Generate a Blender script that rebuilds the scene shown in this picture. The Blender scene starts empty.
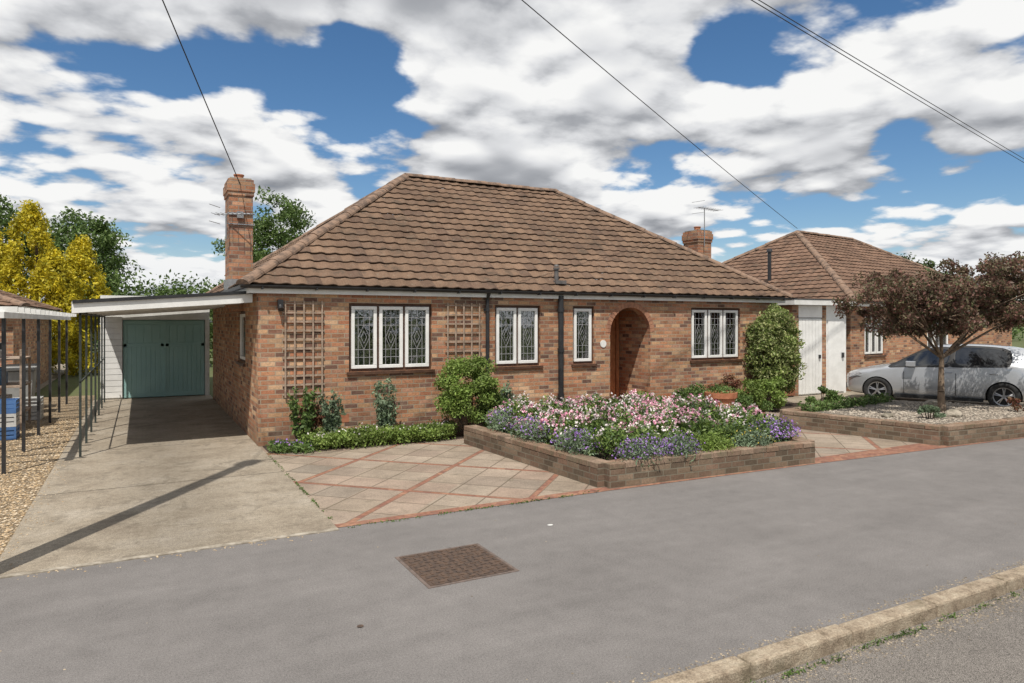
import bpy, bmesh, math, random
import numpy as np
from mathutils import Vector, Matrix, noise as mnoise
random.seed(3)
rng = np.random.default_rng(5)
scene = bpy.context.scene

# ------------------------------------------------------------------ nodes
class NT:
    def __init__(s, tree):
        s.t = tree; s.t.nodes.clear()
    def n(s, typ, **kw):
        nd = s.t.nodes.new(typ)
        for k, v in kw.items(): setattr(nd, k, v)
        return nd
    def l(s, a, b): s.t.links.new(a, b)
    def set(s, sock, v):
        if isinstance(v, bpy.types.NodeSocket): s.l(v, sock)
        elif isinstance(v, (tuple, list)) and len(v) == 3 and sock.type == 'RGBA': sock.default_value = (*v, 1)
        else: sock.default_value = v
    def m(s, op, a, b=0.0, c=0.0, clamp=False):
        nd = s.n('ShaderNodeMath', operation=op); nd.use_clamp = clamp
        s.set(nd.inputs[0], a); s.set(nd.inputs[1], b); s.set(nd.inputs[2], c)
        return nd.outputs[0]
    def mix(s, f, a, b, mode='MIX'):
        nd = s.n('ShaderNodeMixRGB', blend_type=mode)
        s.set(nd.inputs[0], f); s.set(nd.inputs[1], a); s.set(nd.inputs[2], b)
        return nd.outputs[0]
    def noise(s, vec, scale, detail=4, rough=.55, dist=0):
        nd = s.n('ShaderNodeTexNoise'); s.set(nd.inputs['Vector'], vec)
        nd.inputs['Scale'].default_value = scale; nd.inputs['Detail'].default_value = detail
        nd.inputs['Roughness'].default_value = rough; nd.inputs['Distortion'].default_value = dist
        return nd.outputs['Fac']
    def ramp(s, f, stops, interp='LINEAR'):
        nd = s.n('ShaderNodeValToRGB'); cr = nd.color_ramp; cr.interpolation = interp
        while len(cr.elements) < len(stops): cr.elements.new(.5)
        for e, (p, c) in zip(cr.elements, stops):
            e.position = p
            e.color = (c, c, c, 1) if isinstance(c, (int, float)) else (*c, 1)
        s.l(f, nd.inputs[0]); return nd.outputs[0]
    def smooth(s, f, a, b, lo=0., hi=1.):
        nd = s.n('ShaderNodeMapRange', interpolation_type='SMOOTHSTEP')
        s.set(nd.inputs[0], f)
        for i, v in zip((1, 2, 3, 4), (a, b, lo, hi)): nd.inputs[i].default_value = v
        return nd.outputs[0]
    def xyz(s, vec):
        nd = s.n('ShaderNodeSeparateXYZ'); s.l(vec, nd.inputs[0]); return nd.outputs
    def comb(s, x, y, z=0.):
        nd = s.n('ShaderNodeCombineXYZ'); s.set(nd.inputs[0], x); s.set(nd.inputs[1], y); s.set(nd.inputs[2], z)
        return nd.outputs[0]
    def white(s, vec):
        nd = s.n('ShaderNodeTexWhiteNoise', noise_dimensions='3D'); s.l(vec, nd.inputs[0]); return nd.outputs['Value']
    def bump(s, h, strength=.5, dist=.01):
        nd = s.n('ShaderNodeBump'); s.set(nd.inputs['Height'], h)
        nd.inputs['Strength'].default_value = strength; nd.inputs['Distance'].default_value = dist
        return nd.outputs[0]
    def pos(s): return s.n('ShaderNodeNewGeometry').outputs['Position']
    def out(s, col, rough=.8, normal=None, metal=0., spec=.5, **kw):
        p = s.n('ShaderNodeBsdfPrincipled'); s.set(p.inputs['Base Color'], col); s.set(p.inputs['Roughness'], rough)
        p.inputs['Metallic'].default_value = metal; p.inputs['Specular IOR Level'].default_value = spec
        for k, v in kw.items(): s.set(p.inputs[k], v)
        if normal is not None: s.l(normal, p.inputs['Normal'])
        o = s.n('ShaderNodeOutputMaterial'); s.l(p.outputs[0], o.inputs[0]); return p
def newmat(name):
    m = bpy.data.materials.new(name); m.use_nodes = True
    return m, NT(m.node_tree)

def pmat(name, c1, c2=None, scale=5., rough=.7, bump=0., bscale=60., metal=0., spec=.4, lo=.35, hi=.65, **kw):
    m, t = newmat(name)
    c2 = c2 or tuple(x*.75 for x in c1)
    P = t.pos()
    f = t.smooth(t.noise(P, scale, 4, .65), lo, hi)
    col = t.mix(f, c2, c1)
    nn = t.bump(t.noise(P, bscale, 3), .6, bump) if bump else None
    t.out(col, rough, nn, metal, spec, **kw)
    return m

def brick_mat(name, cols, mortar=(.36, .30, .24), bloom=.24):
    m, t = newmat(name)
    uv = t.xyz(t.n('ShaderNodeUVMap').outputs[0])
    bh, bw = .075, .225
    v = t.m('DIVIDE', uv[1], bh)
    row = t.m('FLOOR', v)
    sh = t.m('MULTIPLY', t.m('MODULO', t.m('ADD', row, 1000.), 2.), .5)
    u = t.m('ADD', t.m('DIVIDE', uv[0], bw), sh)
    col_i = t.m('FLOOR', u)
    fu = t.m('SUBTRACT', u, col_i); fv = t.m('SUBTRACT', v, row)
    rnd = t.white(t.comb(col_i, row, 3.3))
    stops = [((i+.0)/len(cols), c) for i, c in enumerate(cols)]
    bc = t.ramp(rnd, stops, 'CONSTANT')
    rnd2 = t.white(t.comb(col_i, row, 7.7))
    bc = t.mix(1., bc, t.ramp(rnd2, [(0, .78), (1, 1.2)]), 'MULTIPLY')
    P = t.pos()
    bc = t.mix(1., bc, t.ramp(t.noise(P, 35., 3, .7), [(.3, .7), (.7, 1.2)]), 'MULTIPLY')
    big = t.ramp(t.noise(P, .9, 4, .6), [(.3, .82), (.7, 1.15)])
    mu = t.m('ADD', t.m('LESS_THAN', fu, .06), t.m('LESS_THAN', fv, .17), clamp=True)
    mc = t.mix(t.noise(P, 12., 3), tuple(x*.65 for x in mortar), mortar)
    col = t.mix(mu, bc, mc)
    col = t.mix(t.m('MULTIPLY', t.smooth(t.noise(P, 4.5, 4, .7), .45, .75), bloom), col, (.44, .35, .26))
    col = t.mix(1., col, big, 'MULTIPLY')
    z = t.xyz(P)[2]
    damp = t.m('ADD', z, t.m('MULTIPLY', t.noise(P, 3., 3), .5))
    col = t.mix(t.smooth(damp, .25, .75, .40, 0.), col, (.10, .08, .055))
    h = t.m('ADD', t.m('SUBTRACT', 1., mu), t.m('MULTIPLY', t.noise(P, 50., 2), .5))
    t.out(col, .9, t.bump(h, .7, .006), spec=.2)
    return m

HB = [(.43, .215, .12), (.36, .16, .092), (.41, .20, .11), (.25, .125, .085), (.48, .285, .16), (.35, .17, .098), (.39, .185, .105), (.17, .095, .07), (.43, .235, .135), (.37, .20, .13), (.50, .32, .195)]
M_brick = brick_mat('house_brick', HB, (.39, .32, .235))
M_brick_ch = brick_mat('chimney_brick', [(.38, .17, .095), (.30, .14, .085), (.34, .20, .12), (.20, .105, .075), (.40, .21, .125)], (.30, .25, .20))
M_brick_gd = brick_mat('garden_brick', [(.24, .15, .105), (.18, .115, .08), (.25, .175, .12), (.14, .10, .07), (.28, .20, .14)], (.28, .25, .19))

def tile_mat(name, c1, c2, c3):
    m, t = newmat(name)
    uv = t.xyz(t.n('ShaderNodeUVMap').outputs[0])
    cu = t.m('FLOOR', uv[0]); cv = t.m('FLOOR', uv[1])
    fv = t.m('SUBTRACT', uv[1], cv)
    r = t.white(t.comb(cu, cv, 1.5))
    P = t.pos()
    col = t.ramp(r, [(0, c1), (.5, c2), (1, c3)])
    col = t.mix(1., col, t.ramp(t.noise(P, .8, 5, .75), [(.3, .68), (.7, 1.25)]), 'MULTIPLY')
    col = t.mix(1., col, t.ramp(t.noise(P, 45., 3, .7), [(.3, .75), (.7, 1.25)]), 'MULTIPLY')
    lich = t.smooth(t.noise(P, 11., 5, .75), .55, .68)
    col = t.mix(t.m('MULTIPLY', lich, .38), col, (.23, .205, .16))
    moss = t.smooth(t.noise(P, 2.6, 6, .75), .53, .66)
    col = t.mix(t.m('MULTIPLY', moss, .55), col, (.062, .052, .040))
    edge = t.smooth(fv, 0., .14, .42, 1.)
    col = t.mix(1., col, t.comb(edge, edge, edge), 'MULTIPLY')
    t.out(col, .92, t.bump(t.noise(P, 70., 2), .5, .004), spec=.15)
    return m
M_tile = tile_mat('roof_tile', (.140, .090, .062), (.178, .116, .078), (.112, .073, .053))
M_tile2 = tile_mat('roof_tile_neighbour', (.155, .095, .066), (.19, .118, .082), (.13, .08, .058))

M_white = pmat('white_paint', (.80, .80, .78), (.70, .70, .68), 3., .4, spec=.5)
M_whited = pmat('white_boards', (.72, .72, .70), (.58, .58, .55), 2., .6)
M_black = pmat('black_plastic', (.018, .018, .02), (.03, .03, .032), 6., .35, spec=.5)
M_dkwood = pmat('dark_frame', (.06, .03, .018), (.10, .05, .03), 8., .5)
M_lead = pmat('lead_came', (.33, .33, .34), (.22, .22, .23), 20., .5)
M_curtain = pmat('curtain', (.66, .65, .62), (.55, .54, .52), 4., .9)
M_room = pmat('room_wall', (.16, .14, .12), (.10, .09, .08), 1., .9)
M_soffit = pmat('soffit_board', (.62, .62, .60), (.5, .5, .48), 3., .6)
M_trellis = pmat('weathered_wood', (.40, .30, .23), (.25, .19, .14), 14., .8, .002, 60)
M_terra = pmat('terracotta', (.42, .17, .09), (.32, .12, .06), 10., .8)
M_soil = pmat('soil', (.06, .04, .028), (.035, .025, .018), 20., .95, .02, 40)
M_galv = pmat('galvanised', (.35, .36, .37), (.25, .26, .27), 20., .5, metal=.6)
M_pole = pmat('pole_wood', (.12, .085, .06), (.07, .05, .035), 10., .85, .004, 30)
M_postg = pmat('green_metal', (.045, .055, .05), (.03, .035, .03), 10., .5)
M_cable = pmat('cable', (.02, .02, .02), (.03, .03, .03), 2., .6)

def glass_mat(name, boost=.10):
    m, t = newmat(name)
    fr = t.n('ShaderNodeFresnel'); fr.inputs[0].default_value = 1.5
    g = t.n('ShaderNodeBsdfGlossy'); g.inputs['Roughness'].default_value = .02
    nb = t.bump(t.noise(t.pos(), 3., 2), .25, .02); t.l(nb, g.inputs['Normal'])
    tr = t.n('ShaderNodeBsdfTransparent'); tr.inputs[0].default_value = (.8, .82, .82, 1)
    mx = t.n('ShaderNodeMixShader'); t.l(t.m('ADD', fr.outputs[0], boost, clamp=True), mx.inputs[0])
    t.l(tr.outputs[0], mx.inputs[1]); t.l(g.outputs[0], mx.inputs[2])
    o = t.n('ShaderNodeOutputMaterial'); t.l(mx.outputs[0], o.inputs[0]); return m
M_glass = glass_mat('window_glass', .16)

def leaf_mat(name, cols, trans=.25, rough=.55):
    m, t = newmat(name)
    g = t.n('ShaderNodeNewGeometry')
    r = g.outputs['Random Per Island']
    col = t.ramp(r, [(i/(len(cols)-1), c) for i, c in enumerate(cols)])
    col = t.mix(1., col, t.ramp(t.noise(g.outputs['Position'], 2.2, 2, .6), [(.3, .6), (.7, 1.35)]), 'MULTIPLY')
    p = t.n('ShaderNodeBsdfPrincipled'); t.l(col, p.inputs['Base Color']); p.inputs['Roughness'].default_value = rough
    p.inputs['Specular IOR Level'].default_value = .3
    tr = t.n('ShaderNodeBsdfTranslucent'); t.l(col, tr.inputs[0])
    mx = t.n('ShaderNodeMixShader'); mx.inputs[0].default_value = trans
    t.l(p.outputs[0], mx.inputs[1]); t.l(tr.outputs[0], mx.inputs[2])
    o = t.n('ShaderNodeOutputMaterial'); t.l(mx.outputs[0], o.inputs[0]); return m
L_green = leaf_mat('leaf_green', [(.06, .11, .025), (.095, .155, .04), (.15, .21, .065)])
L_bright = leaf_mat('leaf_bright', [(.12, .19, .035), (.18, .26, .055), (.25, .32, .09)])
L_grey = leaf_mat('leaf_greygreen', [(.15, .21, .13), (.23, .30, .19), (.11, .16, .08)])
L_dark = leaf_mat('leaf_dark', [(.04, .07, .022), (.065, .10, .03), (.095, .13, .045)])
L_yellow = leaf_mat('leaf_yellow', [(.52, .44, .025), (.66, .54, .04), (.34, .33, .035)], .35)
L_bronze = leaf_mat('leaf_bronze', [(.17, .075, .06), (.10, .11, .05), (.25, .12, .10), (.09, .065, .045), (.20, .19, .10)], .3)
L_climb = leaf_mat('leaf_climber', [(.12, .18, .04), (.20, .26, .065), (.42, .43, .20), (.09, .14, .035)])
L_red = leaf_mat('leaf_red', [(.16, .04, .03), (.12, .08, .035), (.22, .07, .05)])
F_pink = leaf_mat('petal_pink', [(.68, .32, .44), (.78, .52, .58), (.58, .18, .32)], .15)
F_white = leaf_mat('petal_white', [(.78, .74, .72), (.80, .66, .68), (.7, .68, .62)], .15)
F_purple = leaf_mat('petal_purple', [(.26, .14, .46), (.34, .22, .52), (.32, .15, .40)], .15)
F_yellow = leaf_mat('petal_yellow', [(.7, .5, .05), (.75, .6, .12)], .15)

# ------------------------------------------------------------------ mesh builder
def empty(name, loc=(0, 0, 0)):
    e = bpy.data.objects.new(name, None); e.location = loc
    e.empty_display_size = .3
    scene.collection.objects.link(e); return e
def link(me, name, mat, parent, smooth=False):
    o = bpy.data.objects.new(name, me)
    scene.collection.objects.link(o)
    if mat is not None: me.materials.append(mat)
    if smooth:
        for p in me.polygons: p.use_smooth = True
    if parent is not None:
        o.parent = parent; o.matrix_parent_inverse = Matrix.Translation(-Vector(parent.location))
    return o
def boxuv(me):
    uvl = me.uv_layers.new(name='UVMap')
    for p in me.polygons:
        n = p.normal; ax, ay, az = abs(n.x), abs(n.y), abs(n.z)
        for li in p.loop_indices:
            c = me.vertices[me.loops[li].vertex_index].co
            if az >= ax and az >= ay: uv = (c.x, c.y)
            elif ay >= ax: uv = (c.x, c.z)
            else: uv = (c.y, c.z)
            uvl.data[li].uv = uv
class MB:
    def __init__(s): s.v = []; s.f = []
    def add(s, vs, fs):
        o = len(s.v); s.v += [tuple(v) for v in vs]; s.f += [tuple(i+o for i in f) for f in fs]; return s
    def box(s, x0, x1, y0, y1, z0, z1, M=None):
        vs = [Vector((x, y, z)) for z in (z0, z1) for y in (y0, y1) for x in (x0, x1)]
        if M is not None: vs = [M @ v for v in vs]
        return s.add(vs, [(0, 2, 3, 1), (4, 5, 7, 6), (0, 1, 5, 4), (1, 3, 7, 5), (3, 2, 6, 7), (2, 0, 4, 6)])
    def cyl(s, p0, p1, r0, r1=None, n=10, caps=True):
        r1 = r0 if r1 is None else r1
        p0 = Vector(p0); p1 = Vector(p1); d = (p1-p0).normalized()
        a = d.orthogonal().normalized(); b = d.cross(a)
        vs = []
        for p, r in ((p0, r0), (p1, r1)):
            for i in range(n):
                t = 2*math.pi*i/n; vs.append(p + a*math.cos(t)*r + b*math.sin(t)*r)
        fs = [(i, (i+1) % n, n+(i+1) % n, n+i) for i in range(n)]
        if caps: fs += [tuple(range(n-1, -1, -1)), tuple(range(n, 2*n))]
        return s.add(vs, fs)
    def prism(s, poly, a, b, axis='z', M=None):
        n = len(poly)
        if axis == 'z': vs = [Vector((p[0], p[1], a)) for p in poly] + [Vector((p[0], p[1], b)) for p in poly]
        elif axis == 'y': vs = [Vector((p[0], a, p[1])) for p in poly] + [Vector((p[0], b, p[1])) for p in poly]
        else: vs = [Vector((a, p[0], p[1])) for p in poly] + [Vector((b, p[0], p[1])) for p in poly]
        if M is not None: vs = [M @ v for v in vs]
        fs = [tuple(range(n-1, -1, -1)), tuple(range(n, 2*n))] + [(i, (i+1) % n, n+(i+1) % n, n+i) for i in range(n)]
        return s.add(vs, fs)
    def build(s, name, mat, parent=None, smooth=False, bevel=0., center=True):
        me = bpy.data.meshes.new(name); me.from_pydata(s.v, [], s.f)
        bm = bmesh.new(); bm.from_mesh(me); bmesh.ops.recalc_face_normals(bm, faces=bm.faces); bm.to_mesh(me); bm.free()
        me.update(); boxuv(me)
        o = link(me, name, mat, parent, smooth)
        if parent is None and center:
            vs = np.array(s.v); c = Vector(((vs[:, 0].min()+vs[:, 0].max())/2, (vs[:, 1].min()+vs[:, 1].max())/2, vs[:, 2].min()))
            me.transform(Matrix.Translation(-c)); o.location = c
        if bevel:
            b = o.modifiers.new('b', 'BEVEL'); b.width = bevel; b.segments = 2; b.limit_method = 'ANGLE'
        return o
def sheet(name, poly, z, mat):
    me = bpy.data.meshes.new(name)
    me.from_pydata([(p[0], p[1], z) for p in poly], [], [tuple(range(len(poly)))])
    bm = bmesh.new(); bm.from_mesh(me)
    for f in bm.faces:
        if f.normal.z < 0: f.normal_flip()
    bm.to_mesh(me); bm.free(); boxuv(me)
    return link(me, name, mat, None)

def leaf_mesh(name, pts, size, mat, parent, asp=.5, upbias=0.):
    pts = np.asarray(pts); N = len(pts)
    a = rng.normal(size=(N, 3)); a /= np.linalg.norm(a, axis=1)[:, None]
    c = rng.normal(size=(N, 3))
    b = np.cross(a, c)
    b /= np.linalg.norm(b, axis=1)[:, None]+1e-9
    s = (size*(.6+.8*rng.random(N)))[:, None]
    V = np.stack([pts-a*s, pts+b*s*asp+a*s*.1, pts+a*s, pts-b*s*asp+a*s*.1], axis=1).reshape(-1, 3)
    F = np.arange(4*N).reshape(-1, 4)
    me = bpy.data.meshes.new(name); me.from_pydata(V.tolist(), [], F.tolist()); me.update()
    return link(me, name, mat, parent)
def ellip(n, c, r, shell=.5):
    d = rng.normal(size=(n, 3)); d /= np.linalg.norm(d, axis=1)[:, None]
    rad = (shell + (1-shell)*rng.random(n))[:, None]
    return np.array(c) + d*rad*np.array(r)
def clumps(c, r, nc, cr, nl, shell=.55, zmin=-1.):
    cs = ellip(nc, c, r, shell)
    cs = cs[(cs[:, 2]-c[2])/r[2] > zmin]
    out = []
    for k in cs:
        rr = cr*(.6+.8*rng.random())
        out.append(ellip(int(nl*(.6+.8*rng.random())), k, (rr, rr, rr*.75), .35))
    return np.concatenate(out), cs

def limbs(mb, base, tips, r0, fork):
    base = Vector(base); fork = Vector(fork)
    prev = base; n = 5
    for i in range(1, n+1):
        p = base.lerp(fork, i/n) + Vector((random.uniform(-.4, .4), random.uniform(-.4, .4), 0))*r0*(i < n)
        mb.cyl(prev, p, r0*(1.25-.5*(i-1)/n if i == 1 else 1.1-.5*(i-1)/n), r0*(1.1-.5*i/n), 9); prev = p
    for tpt in tips:
        tpt = Vector(tpt); mid = fork.lerp(tpt, .5) + Vector((random.uniform(-.15, .15),)*3)
        mb.cyl(fork, mid, r0*.45, r0*.28, 7); mb.cyl(mid, tpt, r0*.28, r0*.08, 6)

# ------------------------------------------------------------------ ground, road, pavement
def ground():
    v = []; f = []
    ys = [-400, 2.94, 2.94, 600]; zs = [-.13, -.13, -.012, -.012]
    for y, z in zip(ys, zs):
        v += [(-500, y, z), (600, y, z)]
    for i in range(3): f.append((2*i, 2*i+1, 2*i+3, 2*i+2))
    me = bpy.data.meshes.new('ground'); me.from_pydata(v, [], f)
    link(me, 'ground', pmat('grass_ground', (.07, .10, .03), (.10, .10, .045), 3., .95, .02, 30), None)
ground()

def tarmac(name, c, speck=.5, patch=(.8, 1.15)):
    m, t = newmat(name); P = t.pos()
    f1 = t.noise(P, 230., 1, .6); f2 = t.noise(P, .8, 4, .65); f3 = t.noise(P, 6., 4, .7)
    col = t.mix(1., c, t.ramp(f2, [(.3, patch[0]), (.7, patch[1])]), 'MULTIPLY')
    col = t.mix(1., col, t.ramp(f1, [(.32, 1-speck), (.68, 1+speck)]), 'MULTIPLY')
    f4 = t.noise(P, 75., 2, .7)
    col = t.mix(1., col, t.ramp(f4, [(.32, .80), (.68, 1.20)]), 'MULTIPLY')
    col = t.mix(1., col, t.ramp(f3, [(.3, .92), (.7, 1.08)]), 'MULTIPLY')
    mp = t.n('ShaderNodeMapping'); mp.inputs['Scale'].default_value = (.35, 3., 1); t.l(P, mp.inputs[0])
    col = t.mix(1., col, t.ramp(t.noise(mp.outputs[0], 1., 4, .6), [(.35, .94), (.65, 1.06)]), 'MULTIPLY')
    vo = t.n('ShaderNodeTexVoronoi'); vo.inputs['Scale'].default_value = 1.1; t.l(P, vo.inputs['Vector'])
    sp = t.m('MULTIPLY', t.smooth(vo.outputs['Distance'], .015, .035, 1., 0.), .45)
    col = t.mix(sp, col, (.05, .045, .04))
    t.out(col, .9, t.bump(f1, .6, .004), spec=.25)
    return m
M_pave = tarmac('footway_tarmac', (.170, .159, .152), .38, (.88, 1.09))
M_road = tarmac('road_tarmac', (.16, .145, .13), .8, (.8, 1.15))
KY = 3.0
sheet('road', [(-120, -5.2), (120, -5.2), (120, KY-.095), (-120, KY-.095)], -.09, M_road)
sheet('pavement', [(-120, KY-.03), (120, KY-.03), (120, 5.0), (14, 6.3), (8.4, 6.55), (4.9, 6.68), (1.7, 6.74), (-120, 6.9)], 0., M_pave)
m, t = newmat('kerb_concrete'); P = t.pos()
col = t.ramp(t.noise(P, 7., 6, .75), [(.3, (.15, .115, .08)), (.45, (.30, .24, .175)), (.6, (.40, .335, .25)), (.75, (.34, .295, .24))])
col = t.mix(1., col, t.ramp(t.noise(P, 90., 3, .7), [(.3, .65), (.7, 1.3)]), 'MULTIPLY')
col = t.mix(t.m('MULTIPLY', t.smooth(t.noise(P, 3., 5, .7), .52, .66), .6), col, (.13, .11, .07))
t.out(col, .92, t.bump(t.noise(P, 60., 4, .7), .9, .012), spec=.2); M_kerb = m
M_conc = pmat('weathered_concrete', (.34, .30, .24), (.17, .15, .115), 5., .9, .01, 40, lo=.38, hi=.6)
mb = MB(); x = -60.
while x < 60:
    dz = random.uniform(-.002, .007); mb.box(x, x+.905, KY-.135+random.uniform(-.008, .006), KY+random.uniform(-.002, .006), -.16, .008+dz); x += .915
mb.build('kerb', M_kerb, bevel=.018)
mb = MB(); x = -60.
while x < 60: mb.box(x, x+.905, -5.33, -5.2, -.16, .0); x += .915
mb.build('kerb', M_kerb, bevel=.018)
sheet('pavement', [(-120, -7.6), (120, -7.6), (120, -5.33), (-120, -5.33)], -.01, M_pave)

# concrete drive
m, t = newmat('drive_concrete'); P = t.pos(); X = t.xyz(P)
f = t.noise(P, 1.1, 5, .75); f2 = t.noise(P, 120., 2, .7)
col = t.ramp(f, [(.3, (.20, .165, .125)), (.5, (.28, .24, .185)), (.72, (.34, .30, .245))])
col = t.mix(1., col, t.ramp(f2, [(.3, .58), (.7, 1.4)]), 'MULTIPLY')
col = t.mix(1., col, t.ramp(t.noise(P, 18., 4, .75), [(.3, .82), (.7, 1.15)]), 'MULTIPLY')
st = t.smooth(t.noise(P, 2.6, 5, .75, .6), .53, .64)
col = t.mix(t.m('MULTIPLY', st, .48), col, (.13, .11, .085))
yy = t.m('MODULO', t.m('ADD', X[1], .55), 2.9)
j = t.m('LESS_THAN', t.m('ABSOLUTE', t.m('SUBTRACT', yy, 1.4)), .014)
col = t.mix(t.m('MULTIPLY', j, .75), col, (.06, .05, .04))
wear = t.smooth(t.m('ABSOLUTE', t.m('SUBTRACT', X[0], .3)), .0, .9, .76, 1.)
col = t.mix(1., col, t.comb(wear, wear, wear), 'MULTIPLY')
t.out(col, .92, t.bump(f2, .5, .004), spec=.2); M_drive = m
sheet('driveway', [(-1.05, 6.70), (1.68, 6.66), (1.68, 20.6), (-1.05, 20.6)], .006, M_drive)
sheet('neighbour_driveway', [(-9, 6.75), (-2.6, 6.72), (-2.6, 40), (-9, 40)], .006, M_drive)
sheet('neighbour_driveway', [(15.2, 6.1), (30, 5.6), (30, 16), (13.9, 16), (13.9, 9.6)], .003, M_drive)
M_edge = pmat('edging_concrete', (.38, .34, .28), (.20, .17, .13), 8., .9)
MB().box(-1.05, 1.68, 6.62, 6.685, -.05, .009).build('drive_edging', M_edge)

# gravel strip
def gravel_mat(name, cols, sc):
    m, t = newmat(name); P = t.pos()
    vo = t.n('ShaderNodeTexVoronoi'); vo.inputs['Scale'].default_value = sc; t.l(P, vo.inputs['Vector'])
    sp = t.n('ShaderNodeSeparateColor'); t.l(vo.outputs['Color'], sp.inputs[0])
    col = t.ramp(sp.outputs[0], [(i/(len(cols)-1), c) for i, c in enumerate(cols)])
    dk = t.smooth(vo.outputs['Distance'], .25, .6, 1., .35)
    col = t.mix(1., col, t.comb(dk, dk, dk), 'MULTIPLY')
    col = t.mix(1., col, t.ramp(t.noise(P, 1.5, 4), [(.3, .8), (.7, 1.15)]), 'MULTIPLY')
    t.out(col, .85, t.bump(t.m('SUBTRACT', 1., vo.outputs['Distance']), .9, .02), spec=.3); return m
GC = [(.50, .38, .23), (.36, .25, .14), (.54, .45, .33), (.26, .18, .10), (.46, .34, .21)]
M_grav = gravel_mat('gravel_stones', GC, 42.)
sheet('gravel', [(-2.6, 6.72), (-1.05, 6.70), (-1.05, 22), (-2.6, 22)], .004, M_grav)
def pebbles(name, pts, size, mat):
    v = []; f = []
    for p in pts:
        s = size*random.uniform(.5, 1.4); a = random.uniform(0, 6.28); ca, sa = math.cos(a), math.sin(a)
        o = len(v); e = random.uniform(.6, 1.)
        for dx, dy, dz in ((1, 0, .2), (0, e, .15), (-1, 0, .2), (0, -e, .25), (.1, 0, .75), (.7, .6*e, .2), (-.6, .7*e, .2), (-.7, -.6*e, .2), (.6, -.7*e, .2)):
            v.append((p[0]+s*(dx*ca-dy*sa), p[1]+s*(dx*sa+dy*ca), p[2]+s*dz*.9))
        ring = [0, 5, 1, 6, 2, 7, 3, 8]
        for i in range(8): f.append((o+ring[i], o+ring[(i+1) % 8], o+4))
    me = bpy.data.meshes.new(name); me.from_pydata(v, [], f); return link(me, name, mat, None)
def peb_mat(name, cols):
    m, t = newmat(name); g = t.n('ShaderNodeNewGeometry')
    col = t.ramp(g.outputs['Random Per Island'], [(i/(len(cols)-1), c) for i, c in enumerate(cols)])
    t.out(col, .8, spec=.3); return m
M_peb = peb_mat('pebble', GC)
pebbles('gravel_stones', [(random.uniform(-2.55, -1.06), 6.75+10*random.random()**1.6, .004) for _ in range(9000)], .016, M_peb)
pebbles('spilled_gravel', [(-1.05+abs(random.gauss(0, .12)), 6.8+9*random.random(), .006) for _ in range(260)] +
        [(random.uniform(-1.6, 1.5), 6.62-abs(random.gauss(0, .06)), .0) for _ in range(80)], .009, M_peb)
M_grit = peb_mat('grit', [(.3, .25, .18), (.12, .10, .08), (.4, .33, .24)])
pebbles('roadside_grit', [(random.uniform(1., 9.), KY-.15-abs(random.gauss(0, .09)), -.09) for _ in range(3600)] +
        [(random.uniform(1, 9.), KY+.01+abs(random.gauss(0, .04)), .0) for _ in range(1100)] +
        [(random.uniform(-4, 12.), random.uniform(3, 6.6), .0) for _ in range(70)], .007, M_grit)
pts = []
for i in range(70):
    x_ = random.uniform(2, 8); y_ = KY-.17-abs(random.gauss(0, .02))
    pts += [(x_+random.gauss(0, .03), y_+random.gauss(0, .012), -.085+abs(random.gauss(0, .01))) for _ in range(14)]
leaf_mesh('kerb_moss', pts, .009, L_green, None)
pts = []
for i in range(60):
    x_ = random.uniform(1.7, 4.8); y_ = 6.66+random.gauss(0, .015)
    pts += [(x_+random.gauss(0, .02), y_+random.gauss(0, .008), .006+abs(random.gauss(0, .006))) for _ in range(7)]
for i in range(45):
    y_ = random.uniform(7, 11); pts += [(1.69+random.gauss(0, .012), y_+random.gauss(0, .03), .008+abs(random.gauss(0, .008))) for _ in range(9)]
leaf_mesh('joint_moss', pts, .010, L_green, None)

# patio paving with brick diamond bands
m, t = newmat('patio_paving'); P = t.pos(); X = t.xyz(P)
xr = t.m('SUBTRACT', X[0], 1.69); yr = t.m('SUBTRACT', X[1], 6.72)
a = t.m('MULTIPLY', t.m('ADD', xr, t.m('MULTIPLY', yr, 1.)), .7071)
b = t.m('MULTIPLY', t.m('SUBTRACT', xr, yr), .7071)
T = 1.485; bw = .07
def band(c):
    mm = t.m('MODULO', t.m('ADD', c, 100*T), T); return mm, t.m('LESS_THAN', mm, bw)
ma, ba = band(a); mbb, bb = band(b)
isb = t.m('ADD', ba, bb, clamp=True)
front = t.m('LESS_THAN', yr, .10); isb = t.m('ADD', isb, front, clamp=True)
def slabj(mm):
    q = t.m('DIVIDE', t.m('SUBTRACT', mm, bw), .472); fl = t.m('FLOOR', q)
    fr_ = t.m('SUBTRACT', q, fl); return fl, t.m('ADD', t.m('LESS_THAN', fr_, .02), t.m('GREATER_THAN', fr_, .98), clamp=True)
fa, ja = slabj(ma); fb, jb = slabj(mbb)
ca_ = t.m('FLOOR', t.m('DIVIDE', a, .495)); cb_ = t.m('FLOOR', t.m('DIVIDE', b, .495))
r = t.white(t.comb(ca_, cb_, .5))
col = t.ramp(r, [(0, (.255, .205, .155)), (.4, (.31, .255, .20)), (.7, (.29, .22, .17)), (1, (.235, .20, .16))])
col = t.mix(1., col, t.ramp(t.noise(P, 1.5, 5, .75), [(.3, .70), (.7, 1.18)]), 'MULTIPLY')
col = t.mix(1., col, t.ramp(t.noise(P, 60., 3, .7), [(.3, .76), (.7, 1.24)]), 'MULTIPLY')
jj = t.m('ADD', ja, jb, clamp=True)
col = t.mix(t.m('MULTIPLY', jj, .75), col, (.10, .08, .055))
cell = t.white(t.comb(t.m('FLOOR', t.m('DIVIDE', a, .11)), t.m('FLOOR', t.m('DIVIDE', b, .11)), 2.))
bcol = t.ramp(cell, [(0, (.27, .13, .085)), (.5, (.20, .10, .075)), (1, (.31, .17, .11))])
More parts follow.
